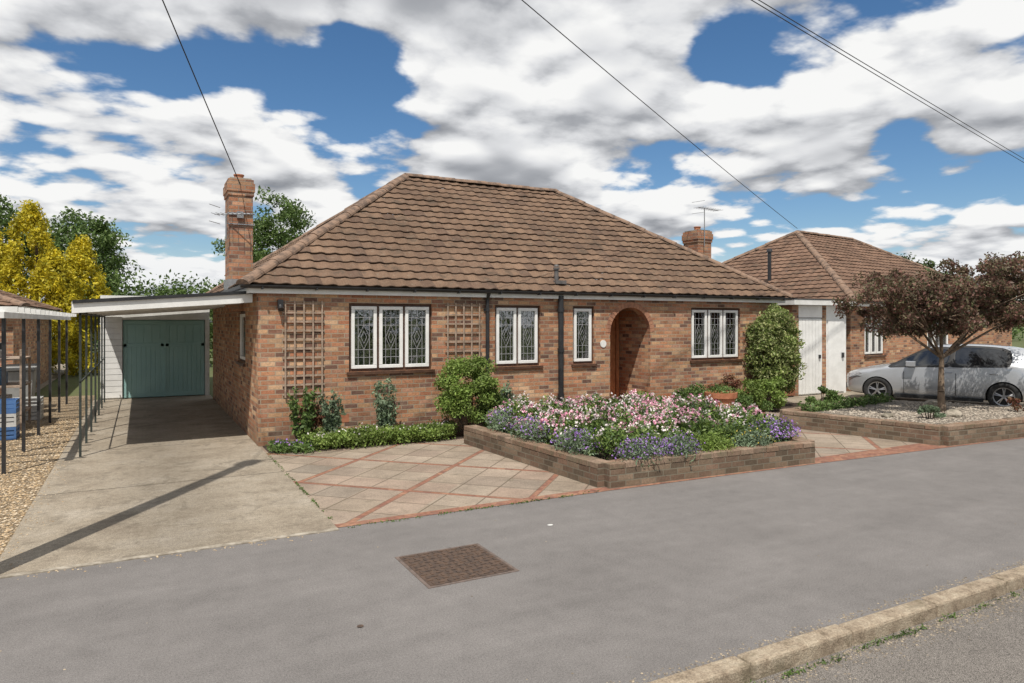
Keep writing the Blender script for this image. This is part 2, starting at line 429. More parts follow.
bcol = t.mix(1., bcol, t.ramp(t.noise(P, 20., 3), [(.3, .7), (.7, 1.2)]), 'MULTIPLY')
col = t.mix(isb, col, bcol)
col = t.mix(t.m('MULTIPLY', t.smooth(t.noise(P, 5., 5, .75), .56, .68), .42), col, (.13, .11, .075))
t.out(col, .9, t.bump(t.m('SUBTRACT', t.noise(P, 60., 2), t.m('MULTIPLY', jj, 1.)), .5, .004), spec=.2)
sheet('patio', [(1.68, 6.70), (4.9, 6.65), (8.4, 6.53), (14., 6.25), (13.9, 11.9), (1.68, 11.9)], .004, m)

# manhole cover
M_iron = pmat('cast_iron', (.13, .085, .06), (.075, .055, .045), 25., .7, metal=.3)
e = empty('manhole_cover', (2.29, 5.24, 0))
mb = MB(); mb.box(1.90, 2.68, 4.85, 5.63, -.05, .004)
mb.build('frame', pmat('iron_frame', (.16, .12, .10), (.09, .07, .06), 20., .8), e)
mb = MB(); mb.box(1.93, 2.285, 4.88, 5.60, -.04, .008); mb.box(2.295, 2.65, 4.88, 5.60, -.04, .008)
for i in range(11):
    for k in range(11):
        cx = 1.965+i*.065; cy = 4.915+k*.065
        if (i+k) % 2: mb.box(cx-.024, cx+.024, cy-.008, cy+.008, .006, .013)
        else: mb.box(cx-.008, cx+.008, cy-.024, cy+.024, .006, .013)
mb.build('plate', M_iron, e)
sheet('stopcock_cover', [(1.27+.022*math.cos(i*.5236), 4.46+.022*math.sin(i*.5236)) for i in range(12)], .005, M_iron)
sheet('chewing_gum', [(3.55+.03*math.cos(i*.6283), 5.8+.022*math.sin(i*.6283)) for i in range(10)], .004, M_whited)

# ------------------------------------------------------------------ hip roof
M_ridge = pmat('ridge_tile', (.235, .155, .108), (.115, .08, .06), 6., .9, .004, 50, lo=.38, hi=.6)
def hip_roof(parent, O, ang, L, W, zE, rise, mat, colw=.25, nsamp=6, gauge=.262):
    MW = Matrix.Translation(Vector((O[0], O[1], zE))) @ Matrix.Rotation(math.radians(ang), 4, 'Z')
    p = math.atan2(rise, W/2); S = (W/2)/math.cos(p); nr = round(S/gauge); g = S/nr
    prof = [0, 0, .003, .014, .020, .012] if nsamp == 6 else [0, .003, .020, .010]
    def slope(U, name, A, ud, wd):
        v = []; f = []; uvs = []
        nu = int(U/colw*nsamp)+1
        us = [min(i*colw/nsamp, U) for i in range(nu+1)]
        def P(u, s, h): return (u, s*math.cos(p)-h*math.sin(p), s*math.sin(p)+h*math.cos(p))
        for j in range(nr):
            o = len(v); jig = [random.uniform(-.005, .005) for _ in range(nu//nsamp+2)]
            for i, u in enumerate(us):
                sagz = -.012*math.sin(math.pi*u/U)-.008*math.sin(u*1.3+j*.35)
                h = prof[i % nsamp] + jig[i//nsamp] + sagz
                s0 = j*g
                v += [P(u, s0, h-.002), P(u, s0+.001, h+.020), P(u, s0+g*.93, h+.003), P(u, s0+g, h-.004)]
                uvs += [(u/colw, j+.001), (u/colw, j+.002), (u/colw, j+.93), (u/colw, j+.995)]
            for i in range(nu):
                for k in range(3):
                    q = o+4*i+k; f.append((q, q+4, q+5, q+1))
        me = bpy.data.meshes.new(name); me.from_pydata(v, [], f)
        uvl = me.uv_layers.new(name='UVMap')
        cc = (np.array([l.vertex_index for l in me.loops]))
        for pi, pl in enumerate(me.polygons):
            us_ = [uvs[cc[li]][0] for li in pl.loop_indices]; mu = min(us_)+1e-3
            for li in pl.loop_indices:
                uv = uvs[cc[li]]; uvl.data[li].uv = (max(uv[0], mu) if uv[0] < mu else min(uv[0], mu+1./nsamp-.002), uv[1])
        bm = bmesh.new(); bm.from_mesh(me)
        for co, no in (((0, 0, 0), (1, -1, 0)), ((U, 0, 0), (-1, -1, 0))):
            bmesh.ops.bisect_plane(bm, geom=bm.verts[:]+bm.edges[:]+bm.faces[:], plane_co=co, plane_no=no, clear_inner=True)
        A = Vector(A); ud = Vector(ud); wd = Vector(wd)
        for vt in bm.verts:
            c = vt.co; vt.co = MW @ (A + ud*c.x + wd*c.y + Vector((0, 0, c.z)))
        bm.to_mesh(me); bm.free()
        link(me, name, mat, parent)
    slope(L, 'roof_front', (0, 0, 0), (1, 0, 0), (0, 1, 0))
    slope(L, 'roof_rear', (L, W, 0), (-1, 0, 0), (0, -1, 0))
    slope(W, 'roof_left', (0, W, 0), (0, -1, 0), (1, 0, 0))
    slope(W, 'roof_right', (L, 0, 0), (0, 1, 0), (-1, 0, 0))
    h = W/2; R0 = (h, h, rise); R1 = (L-h, h, rise)
    mb = MB()
    def caps(A, B):
        A = MW @ Vector(A); B = MW @ Vector(B); d = B-A; n = max(1, round(d.length/.42)); st = d/n
        dn = d.normalized(); side = dn.cross(Vector((0, 0, 1))).normalized(); up = side.cross(dn)
        for i in range(n):
            jz = Vector((0, 0, random.uniform(-.008, .008)))
            a_ = A+st*i+jz; b_ = A+st*(i+1.04)+jz; vs = []
            for pt, r_ in ((a_, .122), (b_, .110)):
                for k in range(9):
                    th = math.pi*k/8; vs.append(pt + side*math.cos(th)*r_ + up*(math.sin(th)*r_*.75) + up*-.014)
            o2 = [(k, k+1, 9+k+1, 9+k) for k in range(8)] + [tuple(range(9))]
            mb.add(vs, o2)
    for c in ((0, 0, 0), (0, W, 0)): caps(c, R0)
    for c in ((L, 0, 0), (L, W, 0)): caps(c, R1)
    caps(R1, R0)
    mb.build('ridge_caps', M_ridge, parent)
    return MW

# ------------------------------------------------------------------ main bungalow
FY = 11.64; X0, X1 = 1.66, 13.52; BY = 19.5; ZT = 2.47
house = empty('brick_bungalow', (7.6, 15.5, 0))
WIN = [(3.12, 4.63, 1.15, 2.32, 3), (5.90, 6.90, 1.15, 2.32, 2), (7.66, 8.18, 1.15, 2.32, 1), (10.80, 12.31, 1.14, 2.32, 3)]
AX0, AX1, ASP = 8.58, 9.64, 1.78; AR = (AX1-AX0)/2; AC = (AX0+AX1)/2
def wall_cols(mb, x0, x1, z0, z1, holes, y0, y1, M=None):
    cuts = sorted({x0, x1, *[h[0] for h in holes], *[h[1] for h in holes]})
    for a_, b_ in zip(cuts[:-1], cuts[1:]):
        hs = sorted([(h[2], h[3]) for h in holes if h[0] <= a_+1e-6 and h[1] >= b_-1e-6]); z = z0
        for h in hs:
            if h[0] > z+1e-6: mb.box(a_, b_, y0, y1, z, h[0], M)
            z = h[1]
        if z < z1-1e-6: mb.box(a_, b_, y0, y1, z, z1, M)
mb = MB()
wall_cols(mb, X0, X1, -.05, ZT, [w[:4] for w in WIN] + [(AX0, AX1, -.05, ZT)], FY, FY+.25)
arc = [(AC-AR*math.cos(math.pi*i/20), ASP+AR*math.sin(math.pi*i/20)) for i in range(21)]
mb.prism([(AX0, ZT)]+arc+[(AX1, ZT)], FY, FY+.25, 'y')
SW = (13.2, 14.2, 1.25, 2.2)
Mside = Matrix(((0, 1, 0, 0), (1, 0, 0, 0), (0, 0, 1, 0), (0, 0, 0, 1)))
wall_cols(mb, FY+.25, BY, -.05, ZT, [SW], X0, X0+.25, Mside)
mb.box(X1-.25, X1, FY+.25, BY, -.05, ZT)
mb.box(X0+.25, X1-.25, BY-.25, BY, -.05, ZT)
mb.box(AX0-.25, AX0, FY+.25, 12.75, -.05, ZT); mb.box(AX1, AX1+.25, FY+.25, 12.75, -.05, ZT)
mb.box(AX0-.25, AX1+.25, 12.78, 12.95, -.05, ZT)
mb.build('walls', M_brick, house)
mb = MB(); nb = 22
for i in range(nb):
    a0 = math.pi*(i+.06)/nb; a1 = math.pi*(i+.94)/nb
    q = [(AC-r_*math.cos(t_), ASP+r_*math.sin(t_)) for r_, t_ in ((AR-.004, a0), (AR+.11, a0), (AR+.11, a1), (AR-.004, a1))]
    q = [(a_, min(b_, ZT-.004)) for a_, b_ in q]
    mb.prism(q, FY-.006, FY+.1, 'y')
mb.build('arch_bricks', pmat('arch_brick', (.40, .20, .12), (.26, .13, .085), 9., .9), house)
mb = MB(); mb.box(AX0, AX1, FY+.252, 12.74, 2.36, 2.39); mb.build('porch_ceiling', M_white, house)
M_door = pmat('oak_door', (.44, .19, .08), (.32, .13, .055), 8., .45, spec=.5)
mb = MB(); mb.box(AX0+.02, AX0+.10, 12.70, 12.778, 0, 2.3); mb.box(AX1-.10, AX1-.02, 12.70, 12.778, 0, 2.3); mb.box(AX0+.1, AX1-.1, 12.70, 12.778, 2.06, 2.3)
mb.box(AX0+.11, AX1-.11, 12.73, 12.776, .06, 2.05)
for zz in ((.2, .9), (1.05, 1.9)):
    for xx in ((AX0+.2, AC-.05), (AC+.05, AX1-.2)): mb.box(xx[0], xx[1], 12.715, 12.73, zz[0], zz[1])
mb.build('front_door', M_door, house, bevel=.006)
mb = MB(); mb.box(AX0+.001, AX1-.001, FY-.25, 12.69, -.02, .11); mb.build('doorstep', M_terra, house, bevel=.01)

# windows
def window(parent, x0, x1, z0, z1, nc, y, M=None, lead=True):
    fr = MB(); wh = MB(); gl = MB(); ld = MB(); cu = MB(); rm = MB()
    ya = y+.05
    o = .045
    fr.box(x0+.002, x1-.002, ya, ya+.09, z0+.002, z0+o, M); fr.box(x0+.002, x1-.002, ya, ya+.09, z1-o, z1-.002, M)
    fr.box(x0+.002, x0+o, ya, ya+.09, z0+o, z1-o, M); fr.box(x1-o, x1-.002, ya, ya+.09, z0+o, z1-o, M)
    iw = (x1-x0-2*o)/nc
    for i in range(nc):
        a_ = x0+o+i*iw; b_ = a_+iw
        if i: fr.box(a_-.02, a_+.02, ya+.001, ya+.088, z0+o, z1-o, M)
        ia = a_+(.022 if i else .004); ib = b_-(.022 if i < nc-1 else .004); w = .058
        za, zb = z0+o+.004, z1-o-.004
        yc = ya-.028
        wh.box(ia, ib, yc, ya+.03, za, za+w, M); wh.box(ia, ib, yc, ya+.03, zb-w, zb, M)
        wh.box(ia, ia+w, yc, ya+.03, za+w, zb-w, M); wh.box(ib-w, ib, yc, ya+.03, za+w, zb-w, M)
        ga, gb, gz, gt = ia+w, ib-w, za+w, zb-w
        gl.box(ga, gb, ya+.004, ya+.009, gz, gt, M)
        if lead:
            t_ = .0045; yl = ya-.001
            W_ = gb-ga; H_ = gt-gz
            for k in (.2, .5, .8):
                xc = ga+W_*k
                if k == .5:
                    ld.box(xc-t_, xc+t_, yl, ya+.003, gz, gz+H_*.28, M); ld.box(xc-t_, xc+t_, yl, ya+.003, gz+H_*.72, gt, M)
                else: ld.box(xc-t_, xc+t_, yl, ya+.003, gz, gt, M)
            for k in (.14, .28, .72, .86):
                zc = gz+H_*k; ld.box(ga, gb, yl-.001, ya+.003, zc-t_, zc+t_, M)
            cx = (ga+gb)/2; cz = (gz+gt)/2; dx = W_*.3; dz = H_*.22
            for sc in (1., .5):
                pts = [(cx-dx*sc, cz), (cx, cz+dz*sc), (cx+dx*sc, cz), (cx, cz-dz*sc)]
                for q in range(4):
                    p0, p1 = pts[q], pts[(q+1) % 4]
                    vv = [(p0[0], yl, p0[1]), (p1[0], yl, p1[1])]
                    vv = [Vector(v_) if M is None else M @ Vector(v_) for v_ in vv]
                    ld.cyl(vv[0], vv[1], t_, n=4)
    fr.box(x0-.04, x1+.04, y-.045, ya, z0-.05, z0-.001, M)
    def curtain(ca, cb, yy0):
        n = 26; vs = []
        for i in range(n+1):
            xx = ca+(cb-ca)*i/n; yy = yy0+.025*math.sin(i*1.9)
            vs += [Vector((xx, yy, z0-.05)), Vector((xx, yy, z1+.02))]
        if M is not None: vs = [M @ v_ for v_ in vs]
        cu.add(vs, [(2*i, 2*i+2, 2*i+3, 2*i+1) for i in range(n)])
    W_ = x1-x0
    curtain(x0+.0, x0+W_*.22, ya+.24); curtain(x1-W_*.22, x1, ya+.24)
    if nc > 1: cu.box(x0, x1, ya+.34, ya+.345, z1-.30, z1+.02, M)
    rm.box(x0-.4, x1+.4, ya+1.3, ya+1.32, 0.0, 2.4, M)
    rm.box(x0, x1, ya+.10, ya+.35, z0-.04, z0+.0, M)
    fr.build('window_frame', M_dkwood, parent); wh.build('window_casement', M_white, parent, bevel=.006)
    gl.build('window_glass', M_glass, parent)
    if lead: ld.build('window_leading', M_lead, parent)
    cu.build('curtain', M_curtain, parent, smooth=False); rm.build('room', M_room, parent)
for w in WIN: window(house, *w, FY)
window(house, SW[0], SW[1], SW[2], SW[3], 1, X0, Mside, lead=False)

# eaves
EX0, EX1, EY0, EY1 = 1.40, 13.85, 11.48, 19.75
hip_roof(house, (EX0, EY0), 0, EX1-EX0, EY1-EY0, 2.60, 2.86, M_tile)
mb = MB()
mb.box(EX0+.10, EX1-.10, EY0+.09, EY0+.11, 2.46, 2.595); mb.box(EX0+.10, EX0+.12, EY0+.11, EY1-.1, 2.46, 2.595)
mb.box(EX1-.12, EX1-.10, EY0+.11, EY1-.1, 2.46, 2.595)
mb.build('fascia', M_white, house)
mb = MB(); mb.box(EX0+.121, EX1-.121, EY0+.111, EY1-.12, 2.472, 2.50); mb.build('soffit', M_soffit, house)
def gutter(mb, p0, p1, r=.056):
    p0 = Vector(p0); p1 = Vector(p1); d = (p1-p0).normalized(); s_ = d.cross(Vector((0, 0, 1)))
    n = 9
    vs = []
    for pt in (p0, p1):
        for k in range(n): th = math.pi+math.pi*k/(n-1); vs.append(pt+s_*math.cos(th)*r+Vector((0, 0, math.sin(th)*r)))
        for k in range(n-1, -1, -1): th = math.pi+math.pi*k/(n-1); vs.append(pt+s_*math.cos(th)*r*.88+Vector((0, 0, math.sin(th)*r*.88)))
    m_ = 2*n; mb.add(vs, [(k, (k+1) % m_, m_+(k+1) % m_, m_+k) for k in range(m_)] + [tuple(range(m_)), tuple(range(m_, 2*m_))])
mb = MB(); gy = EY0+.035
gutter(mb, (EX0-.02, gy, 2.59), (EX1+.02, gy, 2.585)); gutter(mb, (EX0+.04, EY0, 2.589), (EX0+.04, EY1, 2.589))
gutter(mb, (EX1-.04, EY0, 2.589), (EX1-.04, EY1, 2.589))
for i in range(15): xb = EX0+.3+i*.85; mb.box(xb-.012, xb+.012, gy-.06, gy+.06, 2.52, 2.56)
def pipe(x_, z0, yoff=.045):
    mb.cyl((x_, gy, 2.55), (x_, FY-yoff, 2.42), .033, n=10); mb.cyl((x_, FY-yoff, 2.43), (x_, FY-yoff, z0), .034, n=12)
    zz = 2.2
    while zz > z0: mb.cyl((x_, FY-yoff, zz), (x_, FY-yoff, zz+.05), .043, n=12); mb.box(x_-.06, x_+.06, FY-.02, FY-.002, zz, zz+.05); zz -= .9
pipe(5.72, .05); mb.build('gutters', M_black, house, smooth=False)
mb = MB(); mb.cyl((7.33, FY-.07, 0), (7.33, FY-.07, 2.52), .055, n=14)
for zz in (.5, 1.4, 2.2): mb.cyl((7.33, FY-.07, zz), (7.33, FY-.07, zz+.08), .068, n=14)
mb.build('soil_pipe', M_black, house)
mb = MB(); mb.cyl((7.40, 11.85, 2.75), (7.40, 11.85, 3.06), .045, n=12); mb.cyl((7.40, 11.85, 3.06), (7.40, 11.85, 3.10), .065, n=12); mb.cyl((7.40, 11.85, 3.12), (7.40, 11.85, 3.16), .06, .03, 12)
mb.box(7.28, 7.52, 11.66, 12.05, 2.76, 2.83)
mb.build('roof_vent', pmat('vent_grey', (.13, .12, .115), (.08, .08, .08), 10., .6), house)
mb = MB(); mb.cyl((8.40, FY-.015, 1.55), (8.40, FY+.01, 1.55), .075, n=20); mb.build('house_number_plaque', M_whited, house)
mb = MB(); mb.box(1.95, 2.03, FY-.10, FY-.002, 2.22, 2.36); mb.cyl((1.99, FY-.12, 2.2), (1.99, FY-.04, 2.3), .05, .03); mb.build('wall_lamp', M_black, house)
mb = MB()
for xv in (2.9, 6.3, 10.0, 11.5): mb.box(xv, xv+.22, FY-.004, FY+.01, .3, .44)
mb.build('air_bricks', M_terra, house)
def trellis(x0, x1, z0, z1, st):
    mb = MB(); n = round((x1-x0)/st); m_ = round((z1-z0)/st)
    for i in range(n+1):
        xx = x0+(x1-x0)*i/n; mb.box(xx-.012, xx+.012, FY-.045, FY-.030, z0-.05, z1+.05)
    for i in range(m_+1):
        zz = z0+(z1-z0)*i/m_; mb.box(x0-.04, x1+.04, FY-.029, FY-.014, zz-.012, zz+.012)
    mb.build('trellis', M_trellis)
trellis(2.07, 2.66, .82, 2.30, .148); trellis(4.92, 5.56, 1.3, 2.30, .16)

# chimneys
def chimney(parent, x0, x1, y0, y1, zt):
    mb = MB(); mb.box(x0, x1, y0, y1, 2.2, zt-.30); mb.box(x0-.02, x1+.02, y0-.02, y1+.02, zt-.30, zt-.225)
    mb.box(x0-.035, x1+.035, y0-.035, y1+.035, zt-.225, zt-.075); mb.box(x0-.015, x1+.015, y0-.015, y1+.015, zt-.075, zt)
    mb.build('chimney_stack', M_brick_ch, parent)
    cx = (x0+x1)/2; cy = (y0+y1)/2
    mb = MB(); mb.box(x0+.02, x1-.02, y0+.02, y1-.02, zt, zt+.03); mb.build('flaunching', M_conc, parent)
    mb = MB(); mb.cyl((cx, cy, zt+.02), (cx, cy, zt+.12), .085, .08, 16); mb.cyl((cx, cy, zt+.12), (cx, cy, zt+.14), .095, .095, 16); mb.build('chimney_pot', M_terra, parent)
    mb = MB(); mb.box(x0-.025, x1+.025, y0-.025, y1+.025, 2.5, 2.78); mb.build('lead_flashing', M_galv, parent)
chimney(house, 1.42, 1.83, 13.5, 14.15, 4.62)
chimney(house, 12.95, 13.42, 13.7, 14.25, 4.42)
def aerial(parent, p, h, d, L=1.0, name='tv_aerial'):
    mb = MB(); p = Vector(p); top = p+Vector((0, 0, h)); mb.cyl(p, top, .014, n=6)
    d = Vector(d).normalized(); s_ = d.cross(Vector((0, 0, 1)))
    mb.cyl(top-d*L*.3, top+d*L*.7, .010, n=5)
    for i in range(9):
        q = top-d*L*.28+d*L*.96*i/8; mb.cyl(q-s_*.16, q+s_*.16, .005, n=4)
    q = top-d*L*.3; mb.cyl(q-s_*.2+Vector((0, 0, .15)), q+s_*.2+Vector((0, 0, .15)), .006, n=4); mb.cyl(q-s_*.2-Vector((0, 0, .15)), q+s_*.2-Vector((0, 0, .15)), .006, n=4)
    mb.build(name, M_galv, parent)
aerial(house, (1.36, 13.42, 3.5), .45, (.8, -.5, 0), .7)
aerial(house, (13.1, 13.62, 4.0), 1.0, (1, .2, 0), .9)
mb = MB(); mb.box(1.39, 1.86, 13.47, 13.49, 3.78, 3.80); mb.box(1.39, 1.86, 13.47, 13.49, 3.98, 4.0)
mb.box(1.55, 1.66, 13.44, 13.49, 3.9, 4.02); mb.build('aerial_bracket', M_galv, house)

# ------------------------------------------------------------------ carport + garage
cp = empty('carport', (.4, 16, 0))
def slopez(x_): return 2.27+(x_+.85)/(1.62+.85)*.19
def slab(mb, x0, x1, y0, y1, dz0, dz1):
    vs = [(x_, y_, slopez(x_)+d_) for d_ in (dz0, dz1) for y_ in (y0, y1) for x_ in (x0, x1)]
    mb.add(vs, [(0, 2, 3, 1), (4, 5, 7, 6), (0, 1, 5, 4), (1, 3, 7, 5), (3, 2, 6, 7), (2, 0, 4, 6)])
mb = MB(); slab(mb, -.85, 1.6, 11.85, 11.88, -.14, .03); slab(mb, -.88, -.85, 11.85, 20.4, -.14, .03); mb.build('fascia', M_white, cp)
mb = MB(); slab(mb, -.849, 1.6, 11.881, 20.4, -.01, .025); mb.build('roof_deck', M_galv, cp)
mb = MB(); slab(mb, -.87, 1.6, 11.82, 11.849, .0, .05); mb.build('roof_trim', M_black, cp)
mb = MB(); slab(mb, -.849, 1.6, 11.882, 20.4, -.045, -.012)
for i in range(9): slab(mb, -.82, 1.6, 12.4+i*.95, 12.45+i*.95, -.13, -.046)
mb.build('ceiling', M_white, cp)
mb = MB()
for i in range(7):
    yy = 12.0+i*1.3; mb.box(-.80, -.768, yy, yy+.032, 0, 2.2)
mb.box(-.795, -.772, 12, 20, 2.11, 2.14); mb.box(-.793, -.775, 12, 20, 1.1, 1.12)
mb.build('posts', M_postg, cp)
gr = empty('garage', (.5, 23, 0))
mb = MB(); wall_cols(mb, -.9, 1.66, -.05, 2.6, [(-.41, 1.55, -.05, 2.06)], 20.5, 20.7); mb.box(-.9, -.7, 20.7, 26, 0, 2.6); mb.box(1.45, 1.66, 20.7, 26, 0, 2.6); mb.box(-.7, 1.45, 25.8, 26, 0, 2.6); mb.box(-.9, 1.66, 20.4, 26.1, 2.6, 2.68)
mb.build('walls', M_whited, gr)
mb = MB()
for i in range(14): mb.box(-.9, -.415, 20.47, 20.495, .05+i*.15, .05+i*.15+.14)
mb.build('cladding', M_white, gr)
m, t = newmat('green_garage_paint'); P = t.pos()
col = t.mix(t.noise(P, 2., 4), (.24, .42, .41), (.34, .53, .51)); t.out(col, .45, spec=.4); M_gdoor = m
mb = MB(); mb.box(-.40, 1.54, 20.55, 20.58, .02, 2.05)
for s0, s1 in ((-.39, .55), (.59, 1.53)):
    mb.box(s0, s1, 20.535, 20.551, .03, .12); mb.box(s0, s1, 20.535, 20.551, 1.94, 2.03); mb.box(s0, s1, 20.535, 20.551, 1.35, 1.43)
    mb.box(s0, s0+.08, 20.535, 20.551, .12, 1.94); mb.box(s1-.08, s1, 20.535, 20.551, .12, 1.94)
    n = 7
    for i in range(n):
        a_ = s0+.085+(s1-s0-.17)*i/n; mb.box(a_+.006, a_+(s1-s0-.17)/n-.008, 20.541, 20.551, .12, 1.35)
    for i in range(4):
        a_ = s0+.085+(s1-s0-.17)*i/4; mb.box(a_+.01, a_+(s1-s0-.17)/4-.01, 20.541, 20.551, 1.46, 1.92)
mb.build('door', M_gdoor, gr, bevel=.003)
mb = MB(); mb.box(.545, .595, 20.52, 20.552, .02, 2.04); mb.build('door_meeting_bead', M_gdoor, gr)

# ------------------------------------------------------------------ raised beds
m, t = newmat('coping_brick'); g = t.n('ShaderNodeNewGeometry')
col = t.ramp(g.outputs['Random Per Island'], [(0, (.25, .16, .11)), (.35, (.19, .13, .09)), (.7, (.28, .20, .145)), (1, (.15, .11, .08))])
col = t.mix(1., col, t.ramp(t.noise(g.outputs['Position'], 30., 4, .7), [(.3, .65), (.7, 1.25)]), 'MULTIPLY')
col = t.mix(t.m('MULTIPLY', t.smooth(t.noise(g.outputs['Position'], 9., 4), .48, .65), .55), col, (.13, .12, .075))
t.out(col, .9, t.bump(t.noise(g.outputs['Position'], 60., 3), .5, .004), spec=.2); M_cap = m
def low_wall(name, pts, h=.30, th=.215):
    e = empty(name, (*pts[0], 0)); mb = MB(); cap = MB()
    for (a_, b_) in zip(pts[:-1], pts[1:]):
        a_ = Vector((*a_, 0)); b_ = Vector((*b_, 0)); d = b_-a_; L_ = d.length; ang = math.atan2(d.y, d.x)
        M = Matrix.Translation(a_) @ Matrix.Rotation(ang, 4, 'Z')
        mb.box(0, L_, -th/2, th/2, -.05, h-.075, M)
        n = round(L_/.225)
        for i in range(n):
            z_ = h+random.uniform(-.005, .004)
            for s0, s1 in ((-th/2-.004, -.003), (.003, th/2+.004)):
                cap.box(i*L_/n+.005, (i+1)*L_/n-.006, s0+random.uniform(-.003, .003), s1, h-.072, z_, M)
        mb.box(.002, L_-.002, -th/2+.008, th/2-.008, h-.075, h-.012, M)
    mb.build('courses', M_brick_gd, e); cap.build('coping', M_cap, e, bevel=.008)
low_wall('raised_flowerbed_wall', [(4.78, 10.35), (4.95, 6.83), (8.42, 6.68), (8.75, 8.2), (8.2, 10.3)])
sheet('flowerbed_soil', [(4.85, 10.3), (5.0, 6.9), (8.35, 6.78), (8.65, 8.2), (8.15, 10.2)], .23, M_soil)
low_wall('raised_gravel_bed_wall', [(14.9, 9.75), (10.85, 9.15), (11.45, 6.55), (17.2, 6.2)], .32)
M_grav2 = gravel_mat('bed_gravel', [(.36, .31, .25), (.24, .20, .16), (.44, .39, .32), (.18, .15, .12)], 30.)
sheet('bed_gravel', [(14.8, 9.7), (10.95, 9.1), (11.5, 6.62), (16.6, 6.35), (16.0, 7.6)], .25, M_grav2)
pebbles('bed_pebbles', [(random.uniform(11.7, 15.6), random.uniform(6.75, 9.0), .25) for _ in range(3500)], .022, peb_mat('bed_peb', [(.36, .31, .25), (.24, .20, .16), (.44, .39, .32), (.18, .15, .12)]))
sheet('border_soil', [(1.72, 10.95), (4.9, 10.8), (5.8, 10.9), (5.9, 11.63), (1.72, 11.63)], .012, M_soil)
sheet('border_soil', [(9.9, 11.0), (13.9, 10.7), (14.3, 11.63), (9.9, 11.63)], .012, M_soil)

def inpoly(x_, y_, poly):
    c = False; j_ = len(poly)-1
    for i in range(len(poly)):
        xi, yi = poly[i]; xj, yj = poly[j_]
        if (yi > y_) != (yj > y_) and x_ < (xj-xi)*(y_-yi)/(yj-yi)+xi: c = not c
        j_ = i
    return c
def scatter(poly, n):
    xs = [p[0] for p in poly]; ys = [p[1] for p in poly]; out = []
    while len(out) < n:
        x_ = random.uniform(min(xs), max(xs)); y_ = random.uniform(min(ys), max(ys))
        if inpoly(x_, y_, poly): out.append((x_, y_))
    return out
def hfun(x_, y_, base, amp, sc, seed=0.):
    v_ = mnoise.noise(Vector((x_*sc, y_*sc, seed)))*.5+.5; w_ = mnoise.noise(Vector((x_*sc*2.7, y_*sc*2.7, seed+4)))*.5+.5
    return base+amp*(.5*v_+.5*w_)
bed = [(4.95, 10.25), (5.08, 6.98), (8.30, 6.86), (8.6, 8.2), (8.1, 10.2)]
fb = empty('flowering_plants', (6.6, 8.5, .25))
def edge_fall(x_, y_):
    d = min(x_-4.85, y_-6.75, 8.75-x_, 10.5-y_); return max(.25, min(1., .3+d/.7))
HB_ = (.02, .74, 1.8)
pts = []
for x_, y_ in scatter(bed, 44000):
    h = hfun(x_, y_, *HB_)*edge_fall(x_, y_); pts.append((x_, y_, .25+h*(random.random()**.45)))
leaf_mesh('foliage', pts[:26000], .028, L_green, fb, .5)
leaf_mesh('foliage_light', pts[26000:], .026, L_bright, fb, .4)
pts = []
for x_, y_ in scatter(bed, 450):
    h = hfun(x_, y_, *HB_)*edge_fall(x_, y_)
    for k in range(9): pts.append((x_+random.gauss(0, .012), y_+random.gauss(0, .012), .25+h*(.9+.03*k)))
leaf_mesh('foliage_shoots', pts, .02, L_grey, fb, .3)
def blooms(name, size, mat, cond, n, lift=.02):
    out = []
    for x_, y_ in scatter(bed, n):
        if not cond(x_, y_): continue
        h = hfun(x_, y_, *HB_)*edge_fall(x_, y_)
        c = np.array((x_, y_, .25+h*random.uniform(.8, 1.1)+lift))
        out.append(c+rng.normal(size=(5, 3))*size*.6)
    if out: leaf_mesh(name, np.concatenate(out), size, mat, fb, .9)
nz = lambda x_, y_, s_, k: mnoise.noise(Vector((x_*s_, y_*s_, k)))
blooms('pink_flowers', .016, F_pink, lambda x_, y_: nz(x_, y_, 1.5, 9.) > -.08 and y_ > 7.2, 2700)
blooms('white_flowers', .0135, F_white, lambda x_, y_: nz(x_, y_, 1.8, 2.) > -.04 and y_ > 7.1, 2500)
def tuft(parent, name, c, r, n, lmat, fmat=None, nf=0, ls=.022, fs=.0135, asp=.35):
    p_ = ellip(n, c, r, .3); p_ += rng.normal(size=p_.shape)*.03; p_ = p_[p_[:, 2] > .01]; leaf_mesh(name, p_, ls, lmat, parent, asp)
    if fmat:
        q = ellip(nf, c, (r[0]*1.1, r[1]*1.1, r[2]*1.15), .7); q += rng.normal(size=q.shape)*.03; q = q[q[:, 2] > c[2]-.05*r[2]]; leaf_mesh(name+'_flowers', q, fs, fmat, parent, .8)
for c, r, nf in (((5.0, 8.7, .40), (.25, .5, .22), 600), ((5.05, 7.6, .38), (.25, .4, .20), 500), ((5.55, 6.86, .34), (.4, .22, .20), 800),
                 ((6.15, 6.83, .34), (.28, .2, .2), 500), ((8.15, 7.1, .36), (.45, .3, .2), 2000), ((8.55, 7.9, .34), (.25, .5, .2), 1300), ((5.0, 9.6, .4), (.2, .4, .22), 300)):
    tuft(fb, 'lavender', c, r, 1800, L_grey, F_purple, nf)
tuft(fb, 'sedum', (6.75, 6.88, .34), (.35, .22, .18), 2500, L_bright, None)
tuft(fb, 'sedum', (7.45, 6.86, .33), (.38, .2, .19), 2600, L_grey, F_yellow, 100)

